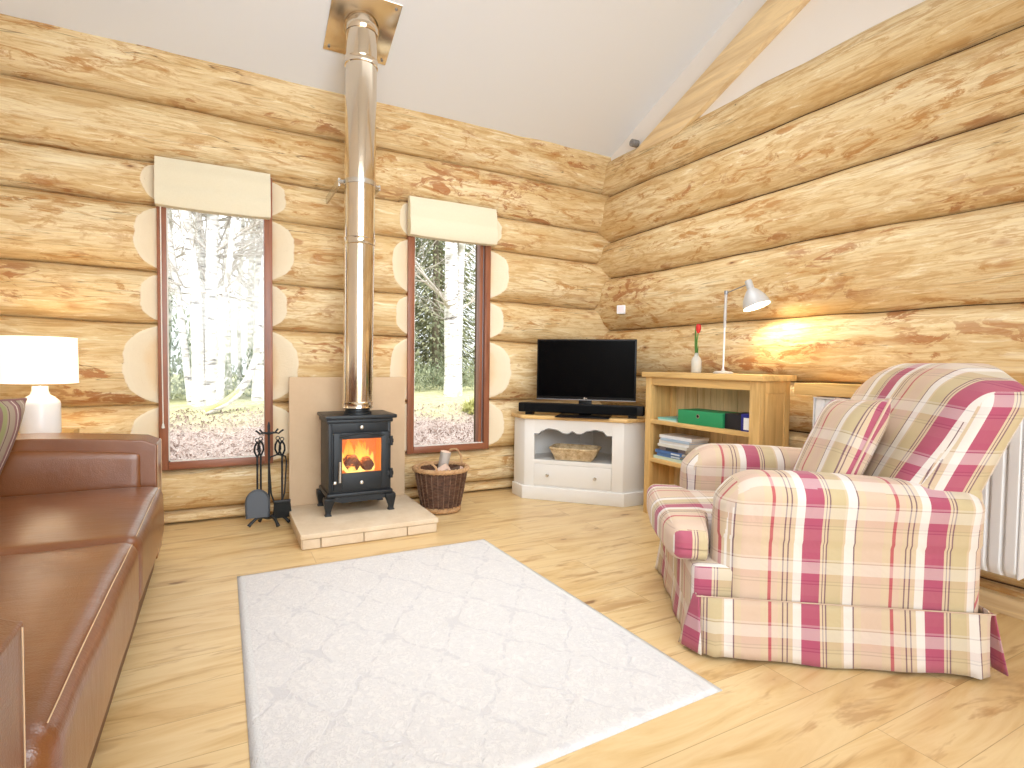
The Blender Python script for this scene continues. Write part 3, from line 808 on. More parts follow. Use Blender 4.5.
FBX, FBY, FTX, FTY = .785, 3.60, .772, 3.455
def FM(z):      # the pipe leans a little towards the room
    q = (z - .76) / (3.09 - .76); return Vector((FBX + (FTX - FBX) * q, FBY + (FTY - FBY) * q, z))
Fs = Matrix.Identity(4); Fs[0][2] = (FTX - FBX) / 2.33; Fs[1][2] = (FTY - FBY) / 2.33; Fs[0][3] = FBX - .76 * Fs[0][2]; Fs[1][3] = FBY - .76 * Fs[1][2]
t = thing('flue_pipe', 'tall polished steel flue pipe rising from the stove through the ceiling', 'flue', (FBX, FBY, .76))
fr = .093
secs = [(.762, 1.80), (1.80, 2.865), (2.865, 3.24)]
for i, (za, zb) in enumerate(secs):
    MB().lathe([(fr - (.002 if i else 0), za + .003), (fr, za + .012), (fr, zb - .012), (fr - .002, zb - .002)], (0, 0, 0), 48, M=Fs).build('pipe_section', M['steel'], t, smooth=.8)
for z in (.775, 1.80, 2.865):
    MB().lathe([(fr, z - .022), (fr + .006, z - .018), (fr + .003, z - .008), (fr + .003, z + .008), (fr + .006, z + .018), (fr, z + .022)], (0, 0, 0), 48, M=Fs, caps=False).build('joint_band', M['steel'], t, smooth=.8)
# wall bracket
z = 2.155; fc = FM(z)
MB().lathe([(fr, z - .016), (fr + .004, z - .014), (fr + .004, z + .014), (fr, z + .016)], (0, 0, 0), 48, M=Fs, caps=False).tube([(fc.x - fr - .002, fc.y, z), (fc.x - fr - .03, fc.y + .02, z)], .014, 10).tube([(fc.x + fr, fc.y, z), (fc.x + fr + .03, fc.y + .02, z)], .012, 10).box(fc.x - .130, fc.x - .118, fc.y + .01, 4.02, z - .028, z + .022).box(fc.x + .118, fc.x + .130, fc.y + .01, 4.02, z - .016, z + .016).build('wall_bracket', M['silver'], t, smooth=.6)
# ceiling plate following the slope
pl = MB(); ang = math.atan(.4254)
Mx = Matrix.Translation((FTX, FTY, slope_z(FTY))) @ Matrix.Rotation(-ang, 4, 'X')
pl.box(-.195, .195, -.21, .21, -.012, -.002, M=Mx)
pl.build('ceiling_plate', M['steel'], t, bevel=.002)
for sx in (-1, 1):
    for sy_ in (-1, 1):
        MB().lathe([(.008, -.018), (.008, -.012)], (0, 0, 0), 10, M=Mx @ Matrix.Translation((sx * .165, sy_ * .18, 0))).build('plate_screw', M['grey_metal'], t)
MB().lathe([(fr + .001, -.05), (fr + .012, -.03), (fr + .012, -.012)], (FTX, FTY, slope_z(FTY)), 40, caps=False).build('plate_collar', M['steel'], t, smooth=.8)

# ------------------------------------------------------------------ companion set
def arc(c, r, a0, a1, n, plane=('x', 'z')):
    out = []
    for i in range(n + 1):
        a = a0 + (a1 - a0) * i / n
        p = {'x': c[0], 'y': c[1], 'z': c[2]}; p[plane[0]] += r * math.cos(a); p[plane[1]] += r * math.sin(a)
        out.append((p['x'], p['y'], p['z']))
    return out
PX, PY = .270, 3.77
t = thing('fireside_tool_stand', 'black wrought-iron fireside tool stand on curved feet left of the hearth', 'tool stand', (PX, PY, 0))
MB().tube([(PX, PY, .05), (PX, PY, .60), (PX, PY, .64), (PX, PY, .665)], [.007, .007, .009, .003], 10).lathe([(.007, .585), (.014, .595), (.007, .605)], (PX, PY, 0), 12).build('pole', I, t, smooth=.8)
for a in (-.15, 2.0, 3.3, 5.1):
    d = Vector((math.cos(a), math.sin(a) * .8, 0))
    pts = [Vector((PX, PY, .055)) + d * (.12 * q) + Vector((0, 0, .035 * math.sin(q * PI * .9) - .048 * q)) for q in [i / 8 for i in range(9)]]
    MB().tube(pts, [.012, .013, .013, .012, .011, .010, .009, .010, .012], 8).build('foot', I, t, smooth=.8)
hooks = [(-.068, -.015), (-.045, .03), (.05, .03), (.075, -.015)]
for hx, hy in hooks:
    d = Vector((hx, hy, 0)); P0 = Vector((PX, PY, .585))
    pts = [P0 + d * q + Vector((0, 0, .022 * math.sin(q * PI * .8) - .02 * q + .12 * max(0, q - .75))) for q in [i / 8 for i in range(10)]]
    MB().tube(pts, .0055, 8).build('hook', I, t, smooth=.8)
G = 'fireside tools on the stand'
def handle(b, x, y, ztop):      # looped basket-twist handle
    for s_ in (-1, 1):
        b.tube([(x, y, ztop), (x + s_ * .014, y, ztop - .03), (x + s_ * .016, y, ztop - .06), (x, y, ztop - .10)], .0062, 6)
    b.tube(arc((x, y, ztop + .01), .011, 0, 2 * PI, 12), .003, 6, caps=False)
x, y = PX - .068, PY - .02
t = thing('fire_shovel', 'black fire shovel with a broad rounded blade hanging on the stand', 'shovel', (x, y, .07), group=G)
b = MB(); handle(b, x, y, .545); b.build('handle', I, t, smooth=.8)
MB().tube([(x, y, .45), (x, y, .22)], .006, 8).build('shaft', I, t, smooth=.8)
b = MB()
out = [(-.062, .07), (.062, .07), (.066, .17)] + [(.066 * math.cos(a), .17 + .075 * math.sin(a)) for a in [i * PI / 12 for i in range(1, 12)]] + [(-.066, .17)]
b.prism(out, y - .012, y - .006, lambda a, c, h: (x + a, h, c))
b.tube([(x - .062, y - .012, .07), (x - .067, y - .014, .17)] + [(x + .066 * math.cos(a), y - .014, .17 + .075 * math.sin(a)) for a in [PI - i * PI / 12 for i in range(1, 12)]] + [(x + .067, y - .014, .17), (x + .062, y - .012, .07)], .006, 6)
b.build('blade', plain('blade_steel', lin(92, 98, 106), .5, .5), t, smooth=.6)
x, y = PX + .075, PY - .02
t = thing('hearth_brush', 'black hearth brush with a wide bristle head hanging on the stand', 'brush', (x, y, .05), group=G)
b = MB(); handle(b, x, y, .545); b.build('handle', I, t, smooth=.8)
MB().tube([(x, y, .45), (x, y, .165)], .006, 8).build('shaft', I, t, smooth=.8)
MB().box(x - .05, x + .05, y - .012, y + .012, .15, .166).build('ferrule', I, t, bevel=.003)
MB().prism([(-.048, .15), (.048, .15), (.058, .055), (-.055, .05)], y - .014, y + .014, lambda a, c, h: (x + a, h, c)).build('bristles', M['black_bristle'], t, bevel=.004)
x, y = PX - .045, PY + .035
t = thing('fire_poker', 'thin black fire poker hanging behind the shovel', 'poker', (x, y, .06), group=G)
b = MB(); handle(b, x, y, .545); b.build('handle', I, t, smooth=.8)
MB().tube([(x, y, .45), (x, y, .10), (x, y, .07)], [.006, .006, .002], 8).tube([(x, y, .12), (x + .02, y, .10), (x + .026, y, .115)], .004, 6).build('shaft', I, t, smooth=.8)
x, y = PX + .055, PY + .035
t = thing('fire_tongs', 'pair of long black fire tongs hanging behind the hearth brush', 'tongs', (x, y, .08), group=G)
b = MB(); handle(b, x, y, .545); b.build('handle', I, t, smooth=.8)
for s_ in (-1, 1):
    MB().tube([(x, y, .45), (x + s_ * .045, y, .435), (x + s_ * .052, y, .40), (x + s_ * .04, y, .20), (x + s_ * .012, y, .10)], .005, 8).build('arm', I, t, smooth=.8)

# ------------------------------------------------------------------ log basket
BX, BY = 1.385, 3.665
t = thing('log_basket', 'dark brown round wicker log basket with two looped handles under the right window', 'basket', (BX, BY, 0))
def bprof(z):
    tt = z / .31
    return .122 + .062 * tt ** .8
b = MB(); NS, NR = 26, 22
def weave(u, v):
    a = 2 * PI * u; z = .045 + (.30 - .045) * v
    row = int(v * NR * .9999)
    ph = math.cos(a * NS / 2 * 1 + PI * (row % 2))
    rr = bprof(z) + .005 * ph + .004 * math.sin((v * NR % 1) * PI)
    return (BX + rr * math.cos(a), BY + rr * math.sin(a), z)
b.grid(weave, NS * 6, NR * 4)
b.grid(lambda u, v: (BX + (bprof(.045 + .255 * v) - .012) * math.cos(2 * PI * u), BY + (bprof(.045 + .255 * v) - .012) * math.sin(2 * PI * u), .045 + .255 * v), 40, 6)
b.lathe([(.11, .05), (.11, .06)], (BX, BY, 0), 32)
b.build('basket_body', M['wicker_dark'], t, smooth=1.2, fix=False)
b = MB()
for i in range(NS):
    a = 2 * PI * (i + .5) / NS
    b.tube([(BX + (bprof(z) + .0055) * math.cos(a), BY + (bprof(z) + .007) * math.sin(a), z) for z in (.04, .12, .2, .3)], .0025, 5)
b.build('stakes', wicker('wicker_stake', lin(92, 64, 48), lin(160, 128, 104)), t, smooth=.8)
def braid(R0, z, r, n, k):
    bb = MB()
    for s_ in range(3):
        pts = []
        for i in range(n + 1):
            a = 2 * PI * i / n; ph = a * k + s_ * 2 * PI / 3
            rr = R0 + r * math.cos(ph)
            pts.append((BX + rr * math.cos(a), BY + rr * math.sin(a), z + r * .9 * math.sin(ph)))
        bb.tube(pts, r * .95, 6, caps=False)
    return bb
braid(.186, .305, .010, 90, 14).build('rim', M['wicker_mid'], t, smooth=.8)
braid(.120, .026, .013, 80, 12).build('foot_band', M['wicker_mid'], t, smooth=.8)
for sgn, M_ in ((-1, 'wicker_mid'), (1, 'wicker_mid')):
    a0 = math.radians(38); hx, hy = math.cos(a0) * sgn, math.sin(a0) * sgn
    ctr = Vector((BX + hx * .165, BY + hy * .165, .30)); tx = Vector((-hy, hx, 0))
    pts = [ctr + tx * (.075 * math.cos(q)) + Vector((0, 0, (.115 if sgn > 0 else .075) * math.sin(q))) + Vector((hx, hy, 0)) * .02 * math.sin(q) for q in [i * PI / 16 for i in range(17)]]
    b = MB().tube(pts, .007, 8)
    b.tube([p + Vector((0, 0, .006 * math.sin(i * 2.2))) + tx * .006 * math.cos(i * 2.2) for i, p in enumerate(pts)], .006, 6)
    b.build('handle', M[M_], t, smooth=.8)
bark = plain('log_bark', lin(120, 96, 78), .9, bump=.8, bscale=60, var=.6)
cutw = plain('log_cut', lin(238, 206, 186), .8, var=.2)
sil = plain('log_grey', lin(206, 196, 186), .8, bump=.5, bscale=50, var=.5)
fw = [((1.29, 3.60, .255), (.10, -.06, .075), .032, cutw, 'pinkish split log lying at the left front of the wicker basket'),
      ((1.375, 3.66, .20), (.03, -.03, .225), .036, sil, 'pale grey log standing up highest out of the wicker basket'),
      ((1.44, 3.70, .24), (.08, -.10, .045), .034, bark, 'brown barked log at the right of the wicker basket'),
      ((1.30, 3.73, .235), (.14, .03, .03), .032, bark, 'brown barked log at the back of the wicker basket'),
      ((1.40, 3.58, .225), (-.10, .05, .05), .026, cutw, 'small pink-cut log at the front middle of the wicker basket')]
for p, d, r, mt, lb in fw:
    b = MB(); P0 = Vector(p); D = Vector(d)
    pts = [P0 + D * q for q in (0, .25, .5, .75, 1)]
    ax = D.normalized(); s1 = ax.cross(Vector((0, 0, 1))).normalized(); s2 = s1.cross(ax)
    n = 9; vs = []
    for i, q in enumerate(pts):
        for k in range(n):
            a = 2 * PI * k / n; rr = r * (1 + .18 * nz(math.cos(a) * 2, math.sin(a) * 2, p[0] * 40 + i * .4))
            vs.append(q + s1 * rr * math.cos(a) + s2 * rr * math.sin(a))
    fs = [(i * n + k, i * n + (k + 1) % n, (i + 1) * n + (k + 1) % n, (i + 1) * n + k) for i in range(4) for k in range(n)]
    b.add(vs, fs); b.add(vs[-n:], [tuple(range(n))], 1); b.add(vs[:n], [tuple(reversed(range(n)))], 1)
    o = b.build('split_log', [mt, cutw], smooth=.7, off=p); o.location = p
    tag(o, lb, 'firewood', 'split logs in the wicker basket')

# ------------------------------------------------------------------ TV corner cabinet
A = Vector((2.10, 3.73, 0)); Bp = Vector((2.63, 3.18, 0)); tdir = (Bp - A).normalized(); ndir = Vector((tdir.y, -tdir.x, 0))
if ndir.dot(Vector((-1, -1, 0))) < 0: ndir = -ndir
Wc = (Bp - A).length
root = (A + Bp) / 2; rz = math.atan2(tdir.y, tdir.x)
# local frame: x along front (0 = centre), -y outwards (towards the room), z up
def lo(xw, yw):
    d = Vector((xw, yw, 0)) - root
    return (d.dot(tdir), -d.dot(ndir))
t = thing('tv_cabinet', 'white painted corner television cabinet with wooden top and scalloped open shelf', 'cabinet', root, rz, world=False)
h = Wc / 2
back = [(h, 0), lo(2.845, 3.18), lo(2.90, 3.25), lo(2.86, 3.86), lo(2.76, 3.93), lo(2.14, 3.905), lo(2.10, 3.90), (-h, 0)]
WP = M['white_paint']
# carcass as panels: sides/back walls, bottom, shelf, front face with scalloped opening
ox0, ox1, oz0 = -h + .078, -h + .678, .312
b = MB()
for i in range(len(back) - 1):
    (xa, ya), (xb, yb) = back[i], back[i + 1]
    d = Vector((xb - xa, yb - ya, 0)); nrm = Vector((-d.y, d.x, 0)).normalized() * .018
    b.add([(xa, ya, .0), (xb, yb, .0), (xb + nrm.x, yb + nrm.y, .0), (xa + nrm.x, ya + nrm.y, .0), (xa, ya, .627), (xb, yb, .627), (xb + nrm.x, yb + nrm.y, .627), (xa + nrm.x, ya + nrm.y, .627)],
          [(0, 1, 2, 3), (7, 6, 5, 4), (0, 4, 5, 1), (1, 5, 6, 2), (2, 6, 7, 3), (3, 7, 4, 0)])
b.build('carcass', WP, t, bevel=.002)
# front face frame
b = MB()
b.box(-h, ox0, -.0, .02, .10, .627); b.box(ox1, h, 0, .02, .10, .627)
b.box(ox0, ox1, 0, .02, .280, oz0)
b.box(ox0, ox1, 0, .02, .10, .112)
b.build('front_frame', WP, t, bevel=.002)
b = MB()
def scal(u):         # lower outline of the apron
    pts = [(0, .507), (.06, .507), (.10, .530), (.19, .551), (.28, .545), (.40, .518), (.44, .517), (.50, .537), (.56, .520), (.60, .519), (.70, .545), (.79, .556), (.88, .548), (.94, .516), (1.0, .515)]
    for (a, za), (c, zc) in zip(pts, pts[1:]):
        if a <= u <= c:
            q = (u - a) / (c - a); q = q * q * (3 - 2 * q) if abs(za - zc) > .008 else q
            return za + (zc - za) * q
    return pts[-1][1]
N = 60
vs, fs = [], []
for i in range(N + 1):
    u = i / N; x = ox0 + (ox1 - ox0) * u; z = scal(u)
    vs += [(x, 0, z), (x, 0, .627), (x, .02, z), (x, .02, .627)]
for i in range(N):
    a = i * 4; c = a + 4
    fs += [(a, c, c + 1, a + 1), (a + 2, a + 3, c + 3, c + 2), (a, a + 2, c + 2, c), (a + 1, c + 1, c + 3, a + 3)]
b.add(vs, fs); b.build('scalloped_apron', WP, t, smooth=.6)
b = MB(); vs, fs = [], []
for i in range(N + 1):
    u = i / N; x = ox0 + (ox1 - ox0) * u; z = scal(u)
    vs += [(x, -.002, z - .001), (x, -.002, z + .007), (x, .022, z - .001)]
for i in range(N):
    a = i * 3; c = a + 3; fs += [(a, c, c + 1, a + 1), (a, a + 2, c + 2, c)]
b.add(vs, fs); b.build('apron_edge', plain('edge_grey', lin(120, 118, 116), .6), t)
poly = [(p[0] * .985, p[1] + .012 if k in (0, len(back) - 1) else p[1] * .97) for k, p in enumerate(back)]
MB().prism(poly, oz0 - .02, oz0).build('shelf', plain('shelf_grey', lin(222, 220, 216), .5), t)
dr = MB().box(ox0 + .0015, ox1 - .0015, -.003, .018, .1135, .2785).build('drawer', WP, t, bevel=.003)
for kx in (-h + .190, -h + .557):
    MB().lathe([(.006, 0), (.006, .008), (.013, .014), (.014, .02), (.009, .026)], (kx, -.003, .196), 16, M=Matrix.Rotation(PI / 2, 3, 'X').to_4x4()).build('knob', M['silver'], dr, smooth=.8)
b = MB()
def offp(p, k): return p
pb = [(-h - .012, -.014), (h + .012, -.014), (back[1][0] + .016, back[1][1] - .01), (back[2][0] + .0, back[2][1]), back[3], back[4], back[5], (back[6][0] - .016, back[6][1] + 0)]
b.prism(pb, 0, .10); b.build('plinth', WP, t, bevel=.004)
pt_ = [(-h - .02, -.03), (h + .02, -.03), (back[1][0] + .03, back[1][1] - .02), back[2], back[3], back[4], back[5], (back[6][0] - .03, back[6][1] + .0)]
MB().prism(pt_, .627, .653).build('top', M['rustic'], t, bevel=.005)

# wicker tray on the shelf
t2 = thing('wicker_tray', 'shallow woven straw tray in the open shelf of the television cabinet', 'tray', (root - tdir * .004 - ndir * .12) + Vector((0, 0, oz0)), rz, world=False)
b = MB()
NTX = 24
def tray(u, v, inner=False):
    a = 2 * PI * u
    # rounded rectangle
    ca, sa = math.cos(a), math.sin(a); e = .35
    px = math.copysign(abs(ca) ** e, ca); py = math.copysign(abs(sa) ** e, sa)
    s_ = .78 + .22 * v
    wv = .0035 * math.cos(u * 2 * PI * 48 + PI * (int(v * 9.99) % 2)) + .003 * math.sin((v * 10 % 1) * PI)
    k = s_ * (1 - (.06 if inner else 0))
    return (px * (.185 * k + wv), py * (.12 * k + wv), .006 + .085 * v)
b.grid(tray, 288, 40); b.grid(lambda u, v: tray(u, v, True), 96, 8)
b.box(-.14, .14, -.095, .095, .003, .012)
b.build('tray_body', M['wicker_pale'], t2, smooth=1.2, fix=False)
pts = [tuple(Vector(tray(i / 72, 1)) * 1.0) for i in range(73)]
b = MB()
b.tube(pts, .009, 8, caps=False); b.build('tray_rim', M['wicker_pale'], t2, smooth=.8)

# television
TL, TR = Vector((2.205, 3.735, 0)), Vector((2.765, 3.215, 0)); td = (TR - TL).normalized(); tc = (TL + TR) / 2; trz = math.atan2(td.y, td.x); tw = (TR - TL).length
t = thing('television', 'black flat-screen television standing on the white corner cabinet', 'television', (tc.x, tc.y, .654), trz, world=False)
h2 = tw / 2; zb, zt = .127, .592
MB().box(-h2, h2, 0, .035, zb, zt).box(-h2 * .6, h2 * .6, .03, .07, zb + .06, zt - .14).build('casing', M['black_plastic'], t, bevel=.004)
MB().box(-h2 + .012, h2 - .012, -.003, .001, zb + .022, zt - .012).build('screen', M['screen'], t)
MB().box(-h2, h2, -.002, .02, zb - .005, zb + .001).build('bezel_strip', M['grey_metal'], t)
MB().lathe([(.008, 0), (.008, .002)], (-.003, -.001, zb + .010), 14, M=Matrix.Rotation(PI / 2, 3, 'X').to_4x4()).box(.008, .016, -.003, 0, zb + .006, zb + .014).build('badge', M['silver'], t)
MB().box(-.05, .05, .01, .035, .008, zb + .02).build('stand_neck', M['black_plastic'], t, bevel=.006)
MB().box(-.20, .20, -.19, .10, .0, .008).build('stand_base', M['black_plastic'], t, bevel=.003)
# soundbar in front of it
s0 = Vector((2.055, 3.795, 0)); s1 = Vector((2.745, 3.085, 0)); sd = (s1 - s0).normalized(); scn = (s0 + s1) / 2; sn = Vector((-sd.y, sd.x, 0))
if sn.dot(Vector((1, 1, 0))) < 0: sn = -sn
scn = scn + sn * .065
t = thing('soundbar', 'long black soundbar lying in front of the television', 'soundbar', (scn.x, scn.y, .6625), math.atan2(sd.y, sd.x), world=False)
L2 = .485
MB().box(-L2, L2, -.04, .045, .012, .085).build('soundbar_body', M['black_plastic'], t, bevel=.012, segs=3)
MB().box(-L2 + .05, L2 - .05, -.0425, -.039, .02, .078).build('grille', plain('grille', lin(16, 17, 19), .9, bump=.6, bscale=900, Specular_IOR_Level=.15), t)
for k in (-1, 1): MB().box(k * .40 - .03, k * .40 + .03, -.03, .035, -.009, .0125).build('foot', M['black_plastic'], t)

# ------------------------------------------------------------------ bookcase
X0, X1, Y0, Y1, ZT = 2.674, 2.935, 2.066, 3.005, 1.005
t = thing('bookcase', 'honey-coloured oak bookcase with open shelves against the log wall', 'bookcase', ((X0 + X1) / 2, (Y0 + Y1) / 2, 0))
pw = .052
for (xa, xb, ya, yb) in ((X0, X0 + .045, Y0, Y0 + .07), (X0, X0 + .045, Y1 - pw, Y1), (X1 - .045, X1, Y0, Y0 + .045), (X1 - .045, X1, Y1 - .045, Y1)):
    MB().box(xa, xb, ya, yb, 0, .97).build('post', M['pine_z'], t, bevel=.003)
MB().box(X0 - .022, X1 + .015, Y0 - .028, Y1 + .022, .97, ZT).build('top', M['pine_y'], t, bevel=.004)
MB().box(X0 + .004, X0 + .03, Y0 + .07, Y1 - pw, .915, .97).build('top_rail', M['pine_y'], t, bevel=.002)
for (z0, z1) in ((.645, .672), (.375, .402), (.10, .127)):
    MB().box(X0 + .004, X1 - .012, Y0 + .012, Y1 - .012, z0, z1).build('shelf', M['pine_y'], t, bevel=.002)
MB().box(X0 + .006, X0 + .03, Y0 + .07, Y1 - pw, .04, .10).build('bottom_rail', M['pine_y'], t, bevel=.002)
for yy in (Y0 + .008, Y1 - .022):
    MB().box(X0 + .045, X1 - .045, yy, yy + .014, .09, .90).box(X0 + .045, X1 - .045, yy - .006 if yy < 2.5 else yy, yy + .02, .90, .97).build('side_panel', M['pine_z'], t, bevel=.002)
bk = wood('back_board', 2, lin(226, 200, 152), lin(200, 168, 116), 2.0, .5, knots=False)
b = MB(); n = 8
for i in range(n):
    ya = Y0 + .02 + (Y1 - Y0 - .04) * i / n; b.box(X1 - .011, X1 - .003, ya + .002, ya + (Y1 - Y0 - .04) / n - .002, .05, .965)
b.build('back_panel', bk, t)

# box files and books
def boxfile(y0, y1, x0, z0, zz, col, label, spine=None, depth=.19):
    t = thing('box_file', label, 'box file', (x0 + depth / 2, (y0 + y1) / 2, z0), group='box files on the upper shelf')
    m_ = plain('file_card', col, .6, bump=.1, bscale=150)
    MB().box(x0, x0 + depth, y0, y1, z0, zz).build('file_case', m_, t, bevel=.003)
    if spine == 'hole':
        ym = (y0 + y1) / 2 + .01
        MB().lathe([(.013, 0), (.013, .002)], (x0 - .0005, ym, (z0 + zz) / 2 + .012), 20, M=Matrix.Rotation(-PI / 2, 3, 'Y').to_4x4()).build('finger_ring', M['silver'], t)
        MB().lathe([(.009, 0), (.009, .003)], (x0 - .0005, ym, (z0 + zz) / 2 + .012), 20, M=Matrix.Rotation(-PI / 2, 3, 'Y').to_4x4()).build('finger_hole', M['black_plastic'], t)
    if spine == 'label':
        MB().box(x0 - .001, x0, y0 + .004, y1 - .012, z0 + .01, zz - .025).build('spine_label', M['white_enamel'], t)
    return t
boxfile(2.345, 2.715, 2.70, .672, .762, lin(40, 150, 96), 'green box file lying on the upper bookcase shelf', 'hole')
boxfile(2.222, 2.342, 2.715, .672, .766, lin(22, 22, 30), 'black box file between the green file and the blue folder', None)
t = thing('ring_binder', 'blue folder with a white spine label, rightmost on the upper shelf', 'folder', (2.78, 2.16, .672))
MB().box(2.705, 2.87, 2.142, 2.216, .672, .774).build('binder_cover', plain('binder_blue', lin(30, 34, 130), .5), t, bevel=.003)
MB().box(2.7035, 2.7055, 2.15, 2.196, .682, .752).build('spine_label', M['white_enamel'], t)

def book(y0, y1, x0, x1, z0, z1, cover, label, group, rot=0, page=(238, 234, 226)):
    cx, cyy = (x0 + x1) / 2, (y0 + y1) / 2
    t = thing('book', label, 'book', (cx, cyy, z0), rot, group, world=False)
    dx, dy, hh = (x1 - x0) / 2, (y1 - y0) / 2, z1 - z0
    c = min(.0025, hh * .15)
    m_ = plain('cover', cover, .4)
    MB().box(-dx, dx, -dy, dy, 0, c).box(-dx, dx, -dy, dy, hh - c, hh).box(-dx, -dx + c, -dy, dy, c, hh - c).build('cover', m_, t)
    MB().box(-dx + c, dx - .004, -dy + .004, dy - .004, c, hh - c).build('pages', plain('paper', lin(*page), .8), t)
    return t
G1 = 'books lying on the upper shelf'
book(2.725, 2.90, 2.70, 2.88, .672, .681, lin(206, 224, 210), 'pale green thin book lying lower left on the upper shelf', G1)
book(2.74, 2.915, 2.71, 2.88, .6812, .692, lin(126, 196, 186), 'thin turquoise book lying on top at the left of the upper shelf', G1)
G2 = 'stacked books on the middle shelf'
z = .402
st = [(.020, lin(206, 222, 204), 'pale green and white book, lowest of the stack on the middle shelf', 2.60, 2.945),
      (.021, lin(92, 132, 190), 'blue book second from the bottom of the stack on the middle shelf', 2.645, 2.92),
      (.022, lin(74, 116, 178), 'darker blue book third from the bottom of the middle shelf stack', 2.615, 2.93),
      (.027, lin(120, 112, 118), 'grey-brown book with a dark spine label in the middle of the shelf stack', 2.60, 2.90),
      (.019, lin(226, 226, 220), 'off-white book above the grey-brown one in the middle shelf stack', 2.575, 2.905),
      (.024, lin(240, 240, 240), 'thick white book third from the top of the middle shelf stack', 2.56, 2.905),
      (.016, lin(176, 198, 222), 'light blue thin book second from the top of the stack', 2.555, 2.88),
      (.022, lin(246, 246, 246), 'plain white book on top of the stack on the middle shelf', 2.545, 2.90)]
for i, (hh, c, lb, ya, yb) in enumerate(st):
    o = book(ya + .06, yb, 2.705 + .01 * (i % 2), 2.885, z, z + hh - .0006, c, lb, G2, rot=math.radians([0, 1.5, -1, 1, 0, -1.5, 1, .5][i]))
    if i == 3: MB().box(-.0925, -.0895, -.06, .05, .004, .022).build('spine_label', plain('label_dark', lin(54, 58, 66), .5), o)
    if i in (1, 2): MB().box(-.0925, -.0895, -.11, -.03, .004, .015).build('spine_label', plain('label_pale', lin(206, 220, 236), .5), o)
    z += hh

# vase with tulips
t = thing('glass_vase', 'small clear glass bottle vase on the bookcase holding tulips', 'vase', (2.80, 2.66, ZT))
MB().lathe([(.030, 0), (.034, .004), (.034, .075), (.030, .095), (.014, .115), (.013, .128), (.016, .132), (.012, .130), (.011, .115), (.027, .094), (.031, .074), (.031, .008)], (2.80, 2.66, ZT + .001), 28).build('vase_body', M['vase'], t, smooth=.8)
MB().lathe([(.0305, .006), (.0305, .05), (.0, .05)], (2.80, 2.66, ZT + .001), 24).build('water', M['vase'], t, smooth=.8)
t = thing('tulip', 'red tulip with green leaves standing in the glass vase', 'flower', (2.80, 2.66, ZT + .04))
sp_ = [(2.80, 2.665, ZT + .02), (2.80, 2.66, ZT + .15), (2.797, 2.655, ZT + .22), (2.795, 2.645, ZT + .27)]
MB().tube(sp_, .0035, 8).build('stem', plain('tulip_green', lin(96, 150, 70), .5), t, smooth=.8)
b = MB()
for k in range(6):
    a0 = k * PI / 3
    def pet(u, v, a0=a0, k=k):
        a = a0 + (u - .5) * 1.5; r = (.019 if k % 2 else .017) * math.sin(min(1, .12 + v * .95) * PI * .62) ** .8 * (1 - .35 * v ** 3)
        wd = math.sin(max(.02, min(.98, .1 + .86 * v)) * PI) ** .6
        a = a0 + (u - .5) * 1.5 * wd
        return (2.795 + r * math.cos(a), 2.645 + r * math.sin(a), ZT + .262 + .062 * v)
    b.grid(pet, 6, 10)
b.build('petals', plain('tulip_red', lin(206, 44, 44), .5), t, smooth=2, fix=False)
gm = plain('tulip_leaf', lin(88, 140, 66), .5)
for (dx, dy, hh, w_) in ((.004, .022, .34, .013), (-.01, .008, .28, .012), (.0, -.012, .20, .010)):
    b = MB()
    b.grid(lambda u, v: (2.80 + dx * v * 1.2 + (u - .5) * w_ * .6 * math.sin(PI * (.08 + .9 * v)), 2.66 + dy * v + (u - .5) * 2 * w_ * math.sin(PI * (.08 + .9 * v)), ZT + .05 + (hh - .05) * v - .012 * v * v), 4, 14)
    b.build('leaf', gm, t, smooth=2, fix=False)

# desk lamp on the bookcase
t = thing('desk_lamp', 'pale grey desk lamp with bell shade, lit, on the bookcase', 'lamp', (2.82, 2.455, ZT))
LG = M['lamp_grey']
MB().lathe([(.06, 0), (.062, .006), (.05, .014), (.012, .018), (.008, .03)], (2.82, 2.455, ZT), 32).build('base', LG, t, smooth=.8)
MB().tube([(2.82, 2.455, ZT + .015), (2.82, 2.452, 1.30)], .0055, 10).build('lower_stem', M['white_enamel'], t, smooth=.8)
MB().tube([(2.82, 2.452, 1.295), (2.82, 2.448, 1.524)], .009, 12).build('upper_stem', LG, t, smooth=.8)
MB().tube([(2.82, 2.448, 1.512), (2.82, 2.38, 1.528), (2.818, 2.30, 1.545)], .004, 8).lathe([(.012, -.012), (.012, .012)], (2.82, 2.448, 1.515), 14).build('arm', M['grey_metal'], t, smooth=.8)
ax = Vector((.10, -.33, -.94)).normalized()      # shade axis (opening direction)
q = Vector((0, 0, -1)).rotation_difference(ax).to_matrix().to_4x4()
sc_ = Vector((2.815, 2.285, 1.572))
Ms = q
pr = [(.0, 0), (.018, -.002), (.021, -.01), (.021, -.058), (.028, -.064), (.045, -.085), (.064, -.115), (.076, -.152), (.079, -.172)]
MB().lathe(pr, sc_, 36, M=Ms, caps=False).build('lamp_shade', LG, t, smooth=.8)
MB().lathe([(.076, -.171), (.072, -.150), (.060, -.115), (.041, -.088), (.0, -.080)], sc_, 36, M=Ms, caps=False).build('shade_lining', M['shade_in'], t, smooth=.8)
bc = sc_ + ax * .135
MB().lathe([(.0, .03), (.02, .02), (.027, 0), (.02, -.02), (0, -.027)], bc, 20, M=Ms, caps=False).build('bulb', M['bulb'], t, smooth=.8)

